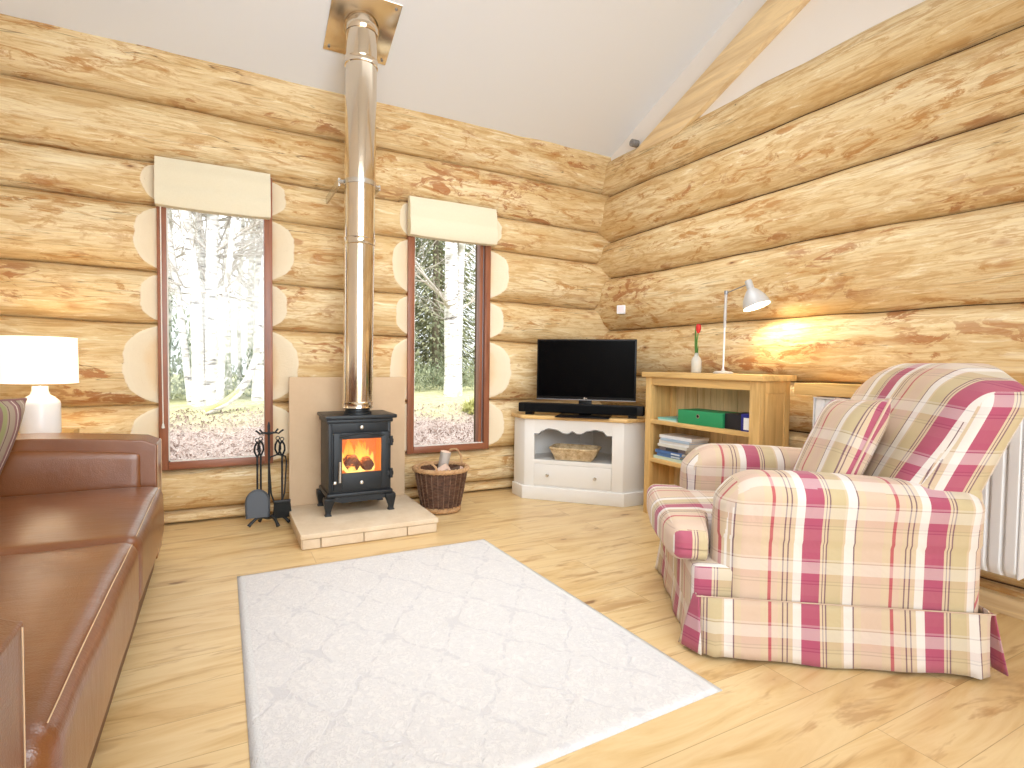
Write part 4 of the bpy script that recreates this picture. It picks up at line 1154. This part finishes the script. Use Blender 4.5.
# thermostat box on wall
t = thing('wall_sensor', 'small white square sensor box on the log wall above the television', 'sensor', (2.955, 3.64, 1.513), math.radians(-50), world=False)
MB().box(-.036, .036, -.012, .07, -.036, .036).build('sensor_case', M['white_enamel'], t, bevel=.006)
MB().box(-.026, .026, -.014, -.011, -.026, .026).build('sensor_face', plain('pale_pink', lin(240, 228, 230), .4), t)

# ------------------------------------------------------------------ radiator and wall shelf
t = thing('radiator', 'white fluted panel radiator on the log wall behind the armchair', 'radiator', (2.88, 1.42, .19))
b = MB(); ya, yb = .98, 1.868; n = 17
def rad(u, v):
    y = ya + (yb - ya) * u; ph = (u * n) % 1
    d = .017 * (1 if .22 < ph < .78 else (math.sin(min(ph, 1 - ph) / .22 * PI / 2)))
    e = math.sin(min(1, min(v, 1 - v) / .03) * PI / 2)
    return (2.872 - d * e, y, .196 + (.888 - .196) * v)
b.grid(rad, n * 10, 24)
b.box(2.871, 2.915, ya, yb, .198, .886)
b.build('front_panel', M['white_enamel'], t, smooth=.7, fix=False)
MB().box(2.852, 2.918, ya - .004, yb + .004, .884, .893).build('top_grille', M['white_enamel'], t)
for yy in (ya - .005, yb): MB().box(2.857, 2.916, yy, yy + .005, .198, .886).build('side_cover', M['white_enamel'], t)
MB().tube([(2.89, 1.885, .23), (2.89, 1.91, .23), (2.89, 1.91, 0.0)], .008, 10).lathe([(.016, .19), (.016, .24), (.02, .245), (.02, .29)], (2.89, 1.91, 0), 16).build('valve', M['white_enamel'], t, smooth=.6)
for yy in (1.2, 1.7): MB().box(2.915, 2.938, yy, yy + .03, .6, .8).build('wall_bracket', M['white_enamel'], t)
o = MB().box(2.835, 3.06, .95, 1.975, .900, .964).build('wall_shelf', M['pine_y'], bevel=.004)
tag(o, 'thick pale wooden shelf board on the log wall above the radiator', 'shelf')

# ------------------------------------------------------------------ rug
rc = [(.062, 1.180), (1.432, 1.215), (1.385, 2.940), (.067, 2.943)]
N1, N2 = 60, 70
vs, at, fs = [], [], []
cx, cyy = .74, 2.07
for i in range(N1 + 1):
    for j in range(N2 + 1):
        u, v = i / N1, j / N2
        p = Vector((0, 0))
        for (px, py), w_ in zip(rc, ((1 - u) * (1 - v), u * (1 - v), u * v, (1 - u) * v)): p += Vector((px, py)) * w_
        e = min(u, 1 - u) * 1.36
        e = min(e, min(v, 1 - v) * 1.74)
        ed = sstep(0, .012, e)
        vs.append((p.x - cx, p.y - cyy, .003 + .005 * ed)); at.append(1.0 if e < .045 and min(u, 1 - u) * 1.36 < .045 else 0)
fs = [(i * (N2 + 1) + j, (i + 1) * (N2 + 1) + j, (i + 1) * (N2 + 1) + j + 1, i * (N2 + 1) + j + 1) for i in range(N1) for j in range(N2)]
b = MB().add(vs, fs)
o = b.build('rug', M['rug'], attr=at, smooth=1.0); o.location = (cx, cyy, 0)
sol = o.modifiers.new('thick', 'SOLIDIFY'); sol.thickness = .003; sol.offset = -1
tag(o, 'large off-white patterned rug lying on the wooden floor', 'rug')

# ------------------------------------------------------------------ armchair
ax_rz = math.atan2(-.577, .817)
CO = Vector((1.55, 1.40, 0))
t = thing('armchair', 'large plaid armchair with loose skirted cover on the right', 'armchair', CO, ax_rz, world=False)
PL = M['plaid']
WID = .88
def uv_arm(co, n):
    if abs(n.x) > .6: return (co.y * 1.0 + .22, co.z)
    if abs(n.z) > abs(n.y): return (co.x - .35, .655 + abs(co.y - .1))
    return (co.x - .35, co.z)
def uv_seat(co, n):
    if abs(n.y) > .55: return (co.x + .075, co.z + .05)
    if abs(n.x) > .55: return (co.y - .30, co.z + .05)
    return (co.y - .30, co.x - .12)
def uv_back(co, n):
    if abs(n.y) > .72: return (co.x - .46 * co.z - .52, co.z)
    return (co.y - .08 + .10 * (co.z - .8), co.z + co.x * .3)
# arms: rounded tops that flare outwards
def armfn(side):
    yc = .10 if side < 0 else WID - .10
    def fn(p, t_):
        z = p.z; y = p.y
        tz = (z - .2) / .46
        fl = .022 * sstep(.55, .92, tz)
        y = yc + (y - yc) * (1 + fl / .1)
        if tz > .5: y += side * .008
        x = p.x + .03 * (1 - sstep(0, .9, tz)) * (1 - sstep(0, .15, (p.x - .03))) * -1 * 0
        z -= .018 * sstep(.3, .95, p.x / .93) * sstep(.6, 1, tz)
        z -= .05 * (1 - sstep(.0, .16, p.x - .03)) * sstep(.6, 1, tz)
        w_ = .004 * nz(p.x * 5, p.z * 4, side * 3 + p.y * 6)
        return (x, y + w_, z)
    return fn
for side in (-1, 1):
    ya_, yb_ = (0.0, .20) if side < 0 else (WID - .20, WID)
    b = MB().soft(.05, .93, ya_, yb_, .015, .662, r=.085, n=(70, 30, 46), bulge=(.012, .006, .004), fn=armfn(side))
    b.build('arm', PL, t, smooth=1.2, uv=uv_arm)
    # piping where the arm meets the skirt and along the outer top edge
# seat rail and rear body
MB().soft(-.045, .60, .012, WID - .012, .12, .325, r=.018, n=(16, 24, 8)).build('seat_rail', PL, t, smooth=1.2, uv=lambda co, n: (co.x + .01, co.z + .05) if abs(n.y) > .55 else (co.y - .30, co.z + .05))
MB().soft(.70, .928, .01, WID - .01, .12, .66, r=.05, n=(12, 24, 14)).build('rear_panel', PL, t, smooth=1.2, uv=uv_back)
# T-shaped seat cushion
def seatfn(p, t_):
    c = WID / 2
    hw = .235 + (.40 - .235) * (1 - sstep(.012, .045, p.x))
    y = c + (p.y - c) / .235 * hw
    x = p.x
    if x < .05: x -= .03 * (1 - ((y - c) / .41) ** 2) * (1 - sstep(-.06, .05, x))
    z = p.z + .006 * nz(x * 6, y * 6, 2)
    z -= .012 * sstep(.2, .42, abs(y - c)) * (1 if p.z > .38 else 0)
    return (x, y, z)
MB().soft(-.115, .64, WID / 2 - .235, WID / 2 + .235, .318, .462, r=.045, n=(84, 64, 24), bulge=(0, 0, .02), fn=seatfn).build('seat_cushion', PL, t, smooth=1.2, uv=uv_seat)
# back: reclined, arched top
def backfn(p, t_):
    c = WID / 2
    yy = (p.y - c) / (WID / 2 - .02)
    z = p.z
    s_ = (z - .42) / .63
    arch_ = .085 * sstep(.35, 1.05, abs(yy)) * sstep(.4, 1, s_)
    z2 = z - arch_
    x = p.x
    front = .60 + .46 * (z2 - .45) ; rear = .86 + .44 * (z2 - .45)
    f_ = (x - .6) / .25
    x = front + (rear - front) * f_
    x -= .035 * sstep(.5, 1, abs(yy)) * (1 - f_) * sstep(.2, .7, s_) * -1
    y = c + (p.y - c) * (1 + .03 * sstep(.3, .9, s_))
    return (x + .006 * nz(y * 4, z * 4, 1), y, z2)
MB().soft(.60, .85, .015, WID - .02, .42, 1.075, r=.085, n=(26, 76, 64), bulge=(.03, .0, .0), fn=backfn).build('backrest', PL, t, smooth=1.2, uv=uv_back)
# skirt with kick pleats at the corners
def skirt_ring(a):      # a in 0..4 round the chair; returns point and outward normal
    x0_, x1_, y0_, y1_ = -.02, .93, 0.0, WID
    k = int(a) % 4; q = a - int(a)
    cs = [((x1_, y0_), (x0_, y0_), (0, -1)), ((x0_, y0_), (x0_, y1_), (-1, 0)), ((x0_, y1_), (x1_, y1_), (0, 1)), ((x1_, y1_), (x1_, y0_), (1, 0))]
    (xa, ya), (xb, yb), nn = cs[k]
    return xa + (xb - xa) * q, ya + (yb - ya) * q, nn, q, k
SEG = 4 * 40
vs, fs = [], []
NV = 8
for i in range(SEG):
    a = i / 40
    x, y, nn, q, k = skirt_ring(a)
    L_ = .95 if k in (0, 2) else .88
    dc = min(q, 1 - q) * L_
    for j in range(NV + 1):
        v = j / NV
        out = .014 + .020 * v
        out += .005 * math.sin(a * 23 + 1.3) * v
        if dc < .03: out -= .018 * (1 - dc / .03) * (v ** .5)
        if .03 <= dc < .07: out += .012 * math.sin((dc - .03) / .04 * PI) * v
        vs.append((x + nn[0] * out, y + nn[1] * out, .222 - .210 * v + .004 * math.sin(a * 9) * v))
for i in range(SEG):
    for j in range(NV):
        a_ = i * (NV + 1) + j; c_ = ((i + 1) % SEG) * (NV + 1) + j
        fs.append((a_, c_, c_ + 1, a_ + 1))
b = MB().add(vs, fs)
def uv_skirt(co, n):
    if abs(n.y) > abs(n.x): return (co.x - .35, co.z + .03)
    return (co.y - .30, co.z + .03)
o = b.build('skirt', PL, t, smooth=1.0, uv=uv_skirt)
sm = o.modifiers.new('thick', 'SOLIDIFY'); sm.thickness = .004; sm.offset = -1
for (px_, py_, dx_, dy_) in ((-.035, -.004, -.018, -.02), (.945, -.002, .03, -.004)):      # loose pleat flaps at the two near corners
    b = MB()
    b.grid(lambda u, v: (px_ + dx_ * v + (.05 * (u - .5)) * (1 if dx_ < 0 else .3) * -1 * (.3 + v), py_ + dy_ * v + .06 * (u - .2) * (.4 + v), .22 - .20 * v), 6, 8)
    o = b.build('skirt_pleat', PL, t, smooth=1.0, uv=lambda co, n: (co.y * 1.0 + .0, co.z + .03)); sm = o.modifiers.new('thick', 'SOLIDIFY'); sm.thickness = .004
# piping
b = MB().tube([(-.035, -.014, .222), (.30, -.015, .222), (.6, -.015, .222), (.944, -.014, .222)], .0022, 6)
b.build('skirt_piping', PL, t, smooth=.8, uv=lambda co, n: (.19, .03))

def to_world(u, v, w):
    c, s_ = math.cos(ax_rz), math.sin(ax_rz)
    return (CO.x + u * c - v * s_, CO.y + u * s_ + v * c, w)
def pillow(name, label, cat, loc, rot, w, h, d, mat, uvf, group=None):
    t = thing(name, label, cat, loc, 0, group, world=False); t.rotation_euler = rot
    b = MB(); n = 28
    def pf(sgn):
        def f(u, v):
            a, c = u * 2 - 1, v * 2 - 1
            th = d / 2 * (max(0, (1 - a ** 4) * (1 - c ** 4))) ** .55
            pin = 1 - .06 * (1 - abs(c)) * 0 - .05 * (1 - c * c) * abs(a) ** 2 * 1
            pin2 = 1 - .05 * (1 - a * a) * abs(c) ** 2
            return (a * w / 2 * pin, sgn * th + .006 * nz(a * 2, c * 2, sgn), c * h / 2 * pin2)
        return f
    b.grid(pf(1), n, n); b.grid(pf(-1), n, n)
    b.build('pillow_cover', mat, t, smooth=1.6, uv=uvf)
    pts = []
    for i in range(4 * n + 1):
        k = i // n % 4; q = (i % n) / n * 2 - 1
        a, c = [(q, -1), (1, q), (-q, 1), (-1, -q)][k]
        pts.append((a * w / 2 * (1 - .05 * (1 - c * c) * abs(a) ** 2), 0, c * h / 2 * (1 - .05 * (1 - a * a) * abs(c) ** 2)))
    MB().tube(pts, .005, 6, caps=False).build('piping', mat, t, smooth=.8, uv=lambda co, n: (.19, .03))
    return t
# plaid cushion leaning on the armchair back
pillow('scatter_cushion', 'plaid scatter cushion leaning against the backrest of the armchair', 'cushion', to_world(.585, .37, .715), (math.radians(-24), math.radians(-3), ax_rz + math.radians(-90)), .44, .46, .15, PL, lambda co, n: (-co.x + .235, co.z + .11))

# ------------------------------------------------------------------ sofa
t = thing('leather_sofa', 'brown leather two-seat sofa along the left side of the room', 'sofa', (-.75, 2.2, 0))
LE = M['leather']
FX = -.285                     # front plane
YA0, YA1 = .88, 1.108         # near arm
YB0_, YB1 = 3.150, 3.385       # far arm
def arm_shape(y0, y1, flip):
    # profile in x/z with gently arched top
    pts = [(FX + .01, .075), (FX + .012, .640)]
    n = 20
    for i in range(n + 1):
        q = i / n; x = FX + .002 - .93 * q
        z = .658 + .038 * math.sin(min(1, q * 1.25) * PI * .5) - .04 * max(0, q - .5)
        if q < .05: z -= .018 * (1 - q / .05) ** 2
        pts.append((x, z))
    pts += [(FX - .93, .075)]
    b = MB(); b.prism(pts, y0, y1, lambda a, c, h: (a, h, c))
    return b
for (y0, y1, inn) in ((YA0, YA1, 1), (YB0_, YB1, -1)):
    arm = arm_shape(y0, y1, 1).build('arm', LE, t, bevel=.032, segs=5)
    yi = y1 if inn > 0 else y0
    # raised padded panel on the inner face
    b = MB().soft(FX - .80, FX - .055, yi - .012, yi + .012, .30, .595, r=.02, n=(24, 6, 12), bulge=(0, .012, 0), fn=lambda p, t_: (p.x, p.y, p.z + .05 * math.sin(min(1, max(0, (FX - p.x) / .93) * 1.25) * PI * .5) * (p.z > .44)))
    b.build('padded_panel', LE, arm, off=t['_w'], smooth=1.2)
    b = MB()
    yo = y1 if inn < 0 else y1
    b.tube([(FX + .014, y0 + .022, .635), (FX + .014, y0 + .022, .10)], .0012, 5)
    b.tube([(FX + .014, y1 - .022, .635), (FX + .014, y1 - .022, .10)], .0012, 5)
    b.build('stitching', M['thread'], arm, off=t['_w'])
MB().soft(FX - .90, FX + .0, YA1 - .02, YB0_ + .02, .03, .30, r=.015, n=(10, 24, 6)).build('base', M['leather_dark'], t, smooth=1.0)
mid = 2.215
def cush(y0, y1):
    def fn(p, t_):
        x, z = p.x, p.z
        if t_[0] > .6: z += .004 * nz(p.y * 4, 0, 0)
        # waterfall front
        return (x + .006 * nz(p.y * 3, z * 3, 1), p.y, z + .005 * nz(x * 4, p.y * 4, 3))
    b = MB().soft(FX - .66, FX + .042, y0, y1, .185, .447, r=.05, n=(28, 36, 16), bulge=(.006, .004, .018), fn=fn)
    c = b.build('seat_cushion', LE, t, smooth=1.2)
    b = MB()
    b.tube([(FX + .026, y0 + .045 + (y1 - y0 - .09) * q, .4385 + .006 * math.sin(PI * q) + .004 * nz((FX) * 4, (y0 + (y1 - y0) * q) * 4, 3)) for q in [i / 24 for i in range(25)]], .0014, 5)
    for yy in (y0 + .012, y1 - .012):
        b.tube([(FX + .018, yy, .40), (FX + .026, yy, .30), (FX + .018, yy, .22)], .0012, 5)
        b.tube([(FX - .55, yy + (.02 if yy < (y0 + y1) / 2 else -.02), .443), (FX - .1, yy + (.02 if yy < (y0 + y1) / 2 else -.02), .441)], .001, 5)
    b.build('stitching', M['thread'], c, off=t['_w'])
cush(YA1 + .005, mid - .004); cush(mid + .004, YB0_ - .005)
for (y0, y1) in ((YA1 + .01, mid - .005), (mid + .005, YB0_ - .01)):
    b = MB().soft(FX - .90, FX - .66, y0, y1, .43, .88, r=.07, n=(14, 28, 20), bulge=(.03, .0, .01), fn=lambda p, t_: (p.x - .25 * (p.z - .43), p.y, p.z))
    b.build('back_cushion', LE, t, smooth=1.2)
MB().soft(FX - 1.05, FX - .86, YA0 + .02, YB1 - .02, .075, .80, r=.05, n=(8, 24, 12), fn=lambda p, t_: (p.x - .08 * max(0, p.z - .3), p.y, p.z)).build('backrest', LE, t, smooth=1.2)
for fx_, fy_ in ((FX - .08, YA0 + .08), (FX - .08, YB1 - .10), (FX - .9, YA0 + .08), (FX - .9, YB1 - .10)):
    MB().lathe([(.022, 0), (.028, .076)], (fx_, fy_, 0), 14).build('foot', M['black_plastic'], t)

pillow('scatter_cushion', 'striped mauve and green scatter cushion in the corner of the leather sofa', 'cushion', (-.92, 2.93, .675), (math.radians(20), math.radians(4), math.radians(66)), .46, .45, .16, M['stripes'], lambda co, n: (co.x + .05, co.z))

# ------------------------------------------------------------------ side table and lamp
t = thing('side_table', 'pale wooden side table behind the sofa arm under the white lamp', 'side table', (-.80, 3.64, 0))
MB().box(-1.13, -.70, 3.42, 3.86, .632, .658).build('table_top', M['pine_x'], t, bevel=.004)
for xa in (-1.11, -.76):
    for ya in (3.44, 3.80): MB().box(xa, xa + .04, ya, ya + .04, 0, .632).build('leg', M['pine_z'], t, bevel=.002)
MB().box(-1.08, -.74, 3.45, 3.47, .56, .632).box(-1.08, -.74, 3.81, 3.83, .56, .632).build('table_rail', M['pine_x'], t)
LX, LY = -.815, 3.62
t = thing('table_lamp', 'white ceramic bottle lamp with a lit drum shade at far left', 'lamp', (LX, LY, .658))
MB().lathe([(.078, .659), (.083, .664), (.083, .812), (.080, .828), (.060, .848), (.040, .862), (.034, .880), (.033, .902), (.028, .904)], (LX, LY, 0), 40).build('base', M['ceramic'], t, smooth=.7)
MB().lathe([(.008, .90), (.008, .955)], (LX, LY, 0), 12).build('lamp_stem', M['silver'], t, smooth=.8)
MB().lathe([(.158, .917), (.155, 1.156)], (LX, LY, 0), 48, caps=False).build('lamp_shade', M['shade'], t, smooth=.8)
MB().lathe([(.1585, .915), (.1585, .921), (.156, .921), (.156, .915)], (LX, LY, 0), 48, caps=False).build('shade_trim', plain('trim_tan', lin(214, 170, 110), .6), t)
MB().lathe([(0, 1.05), (.022, 1.035), (.03, 1.01), (.02, .97), (.012, .95)], (LX, LY, 0), 20, caps=False).build('bulb', M['bulb'], t, smooth=.8)

# ------------------------------------------------------------------ outside
def gz(x, y): return -.06 + .47 * sstep(4.6, 10.5, y) + .05 * nz(x * .6, y * .6, 0) + .012 * nz(x * 4, y * 4, 0)
b = MB()
b.grid(lambda u, v: (-9 + 26 * u, 4.32 + 24 * v, gz(-9 + 26 * u, 4.32 + 24 * v)), 120, 120)
struct(b.build('ground', M['ground'], smooth=2.0), 'leafy forest floor outside')
# fallen leaves nobody could count
rl = random.Random(5); b = MB()
for i in range(9000):
    y = 4.7 + 4.2 * rl.random() ** 1.2; x = y * (-.16 + .75 * rl.random()); s_ = .012 + .016 * rl.random(); a = rl.random() * 6.28
    z = gz(x, y) + .004 + .02 * rl.random(); tl = (rl.random() - .5) * .05
    b.add([(x + s_ * math.cos(a), y + s_ * math.sin(a), z + tl), (x - .5 * s_ * math.sin(a), y + .5 * s_ * math.cos(a), z + .012), (x - s_ * math.cos(a), y - s_ * math.sin(a), z - tl), (x + .5 * s_ * math.sin(a), y - .5 * s_ * math.cos(a), z + .01)], [(0, 1, 2, 3)])
tag(b.build('fallen_leaves', M['leaf_litter'], fix=False), 'brown fallen leaves scattered over the ground outside both windows', 'leaves', kind='stuff')

def branchy(b, p, d, r, n, rng, depth, length):
    pts, rs = [Vector(p)], [r]
    dd = Vector(d).normalized()
    for i in range(n):
        dd = (dd + Vector((rng.uniform(-1, 1), rng.uniform(-1, 1), rng.uniform(-.6, 1))) * .16).normalized()
        pts.append(pts[-1] + dd * length / n); rs.append(max(.004, r * (1 - (i + 1) / (n + .3))))
    b.tube(pts, rs, 6 if depth else 9, caps=False)
    if depth > 0:
        for i in range(1, n + 1):
            for q in range(2):
                d2 = (dd + Vector((rng.uniform(-1, 1), rng.uniform(-1, 1), rng.uniform(-.5, .8)))).normalized()
                branchy(b, pts[i], d2, rs[i] * .7 + .002, 4, rng, depth - 1, length * .5)
def birch_tree(x, y, stems, label, seed, group, hgt=8, twigs=12, thin=1.0, mat='birch'):
    rng = random.Random(seed)
    t = thing('birch_tree', label, 'tree', (x, y, gz(x, y)), 0, group)
    bb = MB()
    for (dx, dy, lx, ly, r) in stems:
        P0 = Vector((x + dx, y + dy, gz(x, y) - .05)); pts, rs = [], []
        n = 14
        curve = []
        for i in range(n + 1):
            q = i / n; z = hgt * q
            w_ = Vector((lx * q * hgt + .10 * nz(q * 3, seed, dx * 9) * q * 4, ly * q * hgt + .1 * nz(q * 3, seed + 5, dx * 9), z))
            pts.append(P0 + w_); rs.append(r * (1 - .55 * q) * (1.25 if i == 0 else 1))
        b = MB().tube(pts, rs, 14); b.build('trunk', M[mat], t, smooth=1.2)
        for k in range(twigs):
            i = rng.randint(3, n - 1)
            a = rng.random() * 6.28
            branchy(bb, pts[i], (math.cos(a), math.sin(a) * .5, rng.uniform(.0, .9)), rs[i] * .30 * thin, 5, rng, 1, rng.uniform(.8, 1.9))
    if bb.v: bb.build('branches', M['twig'], t, smooth=1.2, fix=False)
    return t
GT = 'birch trees outside the windows'
# clump in the left window
birch_tree(.12 - .33, 9.3, [(-.06, 0, -.045, .0, .085), (.08, .1, .012, 0, .10), (.20, -.1, .065, 0, .05), (-.16, .15, -.10, 0, .05), (.05, .3, .03, .05, .06), (.0, .2, -.02, .05, .05)], 'thick multi-stemmed white birch clump in the middle of the left window', 1, GT, twigs=26)
birch_tree(.55, 9.9, [(0, 0, .02, 0, .09), (.14, .2, .06, 0, .06)], 'slim birch just right of the thick clump in the left window', 2, GT, twigs=14)
birch_tree(-.80, 10.6, [(0, 0, .03, 0, .07), (-.15, .3, -.03, 0, .06)], 'slim birch at the left edge of the left window', 3, GT, twigs=14)
birch_tree(.86, 11.8, [(0, 0, -.02, 0, .08)], 'single thin birch at the right edge of the left window', 4, GT, twigs=14)
for i, (xx, yy, r, lb) in enumerate([(-.30, 12.2, .045, 'thin pale birch just left of the clump, half hidden by it'), (.36, 12.6, .05, 'thin pale birch seen between the clump and the slim birch'), (-1.0, 13.4, .06, 'far thin birch nearest the left frame of the left window'), (.98, 13.8, .06, 'far thin birch nearest the right frame of the left window'), (-.62, 15.0, .055, 'farthest thin birch in the left half of the left window'), (.80, 15.6, .055, 'farthest thin birch in the right half of the left window')]):
    birch_tree(xx, yy, [(0, 0, .012 * ((i * 5) % 3 - 1), 0, r)], lb, 120 + i, GT, twigs=18)
for i, (xx, yy, lb) in enumerate([(-.45, 13.0, 'distant pale birch left of the clump, deep in the left window'), (.15, 13.6, 'distant pale birch directly behind the clump in the left window'), (.62, 14.4, 'distant pale birch right of the clump, deep in the left window')]):
    birch_tree(xx, yy, [(0, 0, .01 * (i - 1), 0, .08)], lb, 20 + i, GT, twigs=14)
# leaning mossy log
t = thing('leaning_trunk', 'mossy leaning tree trunk curving up rightwards in the left window', 'tree trunk', (-.05, 8.6, gz(-.05, 8.6)))
pts = [(-.18, 8.6, gz(-.18, 8.6) + .02), (.05, 8.62, .44), (.22, 8.65, .58), (.36, 8.7, .80), (.46, 8.75, 1.1), (.53, 8.8, 1.6), (.58, 8.85, 2.6)]
MB().tube(pts, [.05, .055, .055, .05, .045, .04, .03], 12).build('bark', M['birch'], t, smooth=1.2)
MB().tube([(p[0], p[1] - .012, p[2] + .02) for p in pts[:4]], [.04, .045, .042, .02], 10).build('moss', M['moss'], t, smooth=1.2)
# birch in the right window
xb = 4.02; yb = 10.0
birch_tree(xb, yb, [(-.02, 0, -.012, 0, .15), (.13, .08, .022, 0, .08)], 'thick white birch trunk standing in the right window', 8, GT, twigs=7)
for i, (xx, yy, r, lb) in enumerate([(4.62, 11.5, .05, 'thin grey tree right of the thick birch in the right window'), (4.95, 12.0, .04, 'thin grey tree near the right frame of the right window'), (5.15, 13.0, .05, 'thin grey tree furthest right in the right window'), (3.95, 13.5, .06, 'thin grey tree left of the thick birch in the right window'), (4.30, 14.0, .05, 'thin grey tree just behind the thick birch in the right window')]):
    birch_tree(xx, yy, [(0, 0, .01 * ((i * 7) % 3 - 1), 0, r)], lb, 40 + i, 'thin trees in the right window', twigs=8, mat='grey_bark')
def fir(x, y, hgt, rad, label, seed, n=7500):
    rng = random.Random(seed)
    t = thing('fir_tree', label, 'tree', (x, y, gz(x, y)), 0, 'fir trees behind the birches')
    MB().tube([(x, y, gz(x, y) - .1), (x, y, hgt)], [.13, .02], 10).build('trunk', M['grey_bark'], t, smooth=1.2)
    b = MB()
    for i in range(n):
        q = rng.random() ** 1.5; z = .35 + (hgt - .4) * q; R_ = rad * (1 - q) ** .7 + .05
        a = rng.random() * 6.28; rr = R_ * rng.random() ** .5
        p = Vector((x + rr * math.cos(a), y + rr * math.sin(a), z - .25 * rr))
        d = Vector((math.cos(a), math.sin(a), -.45)).normalized() * rng.uniform(.12, .3); s_ = Vector((-math.sin(a), math.cos(a), rng.uniform(-.4, .4))) * rng.uniform(.02, .05)
        b.add([p - s_, p + s_, p + d + s_ * .3, p + d * .9 - s_ * .4], [(0, 1, 2, 3)])
    b.build('foliage', M['needle'], t, fix=False)
for i, (x, y, hh, rd, lb) in enumerate([(4.0, 17.0, 11, 2.0, 'dark green fir directly behind the thick birch, right window'), (5.9, 16.2, 10, 1.9, 'dark green fir behind the right half of the right window'), (6.9, 18.5, 11, 2.0, 'dark green fir furthest right in the right window'), (5.3, 19.5, 12, 2.0, 'dark green fir deepest in the right window'), (6.0, 21.5, 13, 3.0, 'wide fir filling the gap behind the others in the right window'), (8.3, 21.5, 13, 2.8, 'wide fir at the far right behind the others in the right window')]):
    fir(x, y, hh, rd, lb, 60 + i)
def bush(x, y, rad, hgt, label, seed, mat='bush', n=1500):
    rng = random.Random(seed); b = MB()
    for i in range(n):
        a = rng.random() * 6.28; q = rng.random() ** .5; rr = rad * q; z = hgt * (1 - .6 * q * q) * rng.random()
        p = Vector((rr * math.cos(a), rr * math.sin(a), z)); d = Vector((rng.uniform(-1, 1), rng.uniform(-1, 1), rng.uniform(-.2, 1.4))).normalized() * rng.uniform(.06, .16); s_ = Vector((rng.uniform(-1, 1), rng.uniform(-1, 1), 0)) * .018
        b.add([p - s_, p + s_, p + d], [(0, 1, 2)])
    o = b.build('shrub', M[mat], fix=False); o.location = (x, y, gz(x, y)); tag(o, label, 'shrub', 'shrubs outside the windows')
bush(-.75, 10.2, .5, 1.9, 'dark grey-green shrub at the lower left of the left window', 81, n=2400)
bush(-.30, 11.6, .6, 1.2, 'low pale shrub behind the clump of birches', 82)
bush(.75, 10.9, .5, 1.2, 'grey-green shrub at the lower right of the left window', 83)
bush(3.85, 8.2, .35, .22, 'low yellow-green grass mound before the thick birch in the right window', 84, 'moss', 1400)
bush(5.0, 12.5, .9, .8, 'green undergrowth at the lower right of the right window', 85, 'bush', 2200)
bush(3.55, 12.2, .8, .9, 'brownish green undergrowth at the left of the right window', 86, 'bush', 2200)

# ------------------------------------------------------------------ lights
w = bpy.data.worlds.new('sky'); SC.world = w; w.use_nodes = True
bg = w.node_tree.nodes['Background']; bg.inputs[0].default_value = (.93, .97, 1.0, 1); bg.inputs[1].default_value = 2.0
def light(name, kind, loc, energy, color=(1, 1, 1), size=1.0, size_y=None, target=None, **kw):
    l = bpy.data.lights.new(name, kind); l.energy = energy; l.color = color
    if kind == 'AREA':
        l.size = size
        if size_y: l.shape = 'RECTANGLE'; l.size_y = size_y
    elif kind in ('POINT', 'SPOT'): l.shadow_soft_size = size
    for k, v in kw.items(): setattr(l, k, v)
    if kind == 'AREA': l.spread = math.radians(130)
    o = bpy.data.objects.new(name, l); C.objects.link(o); o.location = loc
    if target:
        o.rotation_euler = (Vector(target) - Vector(loc)).to_track_quat('-Z', 'Y').to_euler()
    return o
light('overhead_fill', 'AREA', (1.6, 2.6, 3.2), 20, (.88, .945, 1), 1.8, 1.6, target=(1.6, 2.41, 0))  # added area fill under the ceiling, not a fixture of the room
light('back_wall_fill', 'AREA', (.5, .5, 2.0), 22, (.88, .945, 1), 1.6, 1.2, target=(1.5, 4.0, 1.0))  # added fill that brightens the far logs, no lamp hangs here
light('rear_fill', 'AREA', (.8, -2.3, 1.4), 48, (.88, .945, 1), 3.0, 2.2, target=(1.0, 4, 1.2))  # added frontal fill from behind the camera, not daylight from a door
s = light('sun', 'SUN', (0, 0, 10), 3.5, (1, .97, .92), target=(2, 6, 0)); s.data.angle = .3
light('table_lamp_light', 'POINT', (LX, LY, 1.02), 16, (1, .76, .42), .03)
light('desk_lamp_light', 'SPOT', sc_ + ax * .15, 26, (1, .84, .52), .03, target=sc_ + ax + Vector((.22, -.1, 0)), spot_size=2.3, spot_blend=.8)
light('fire_light', 'POINT', (.79, 3.60, .50), 1.2, (1, .5, .15), .04)
SC.view_settings.view_transform = 'Standard'; SC.view_settings.look = 'None'; SC.view_settings.exposure = 0.14
SC.cycles.max_bounces = 8; SC.cycles.transparent_max_bounces = 12
SC.cycles.use_denoising = True
for o in bpy.data.objects:
    if '_w' in o: del o['_w']
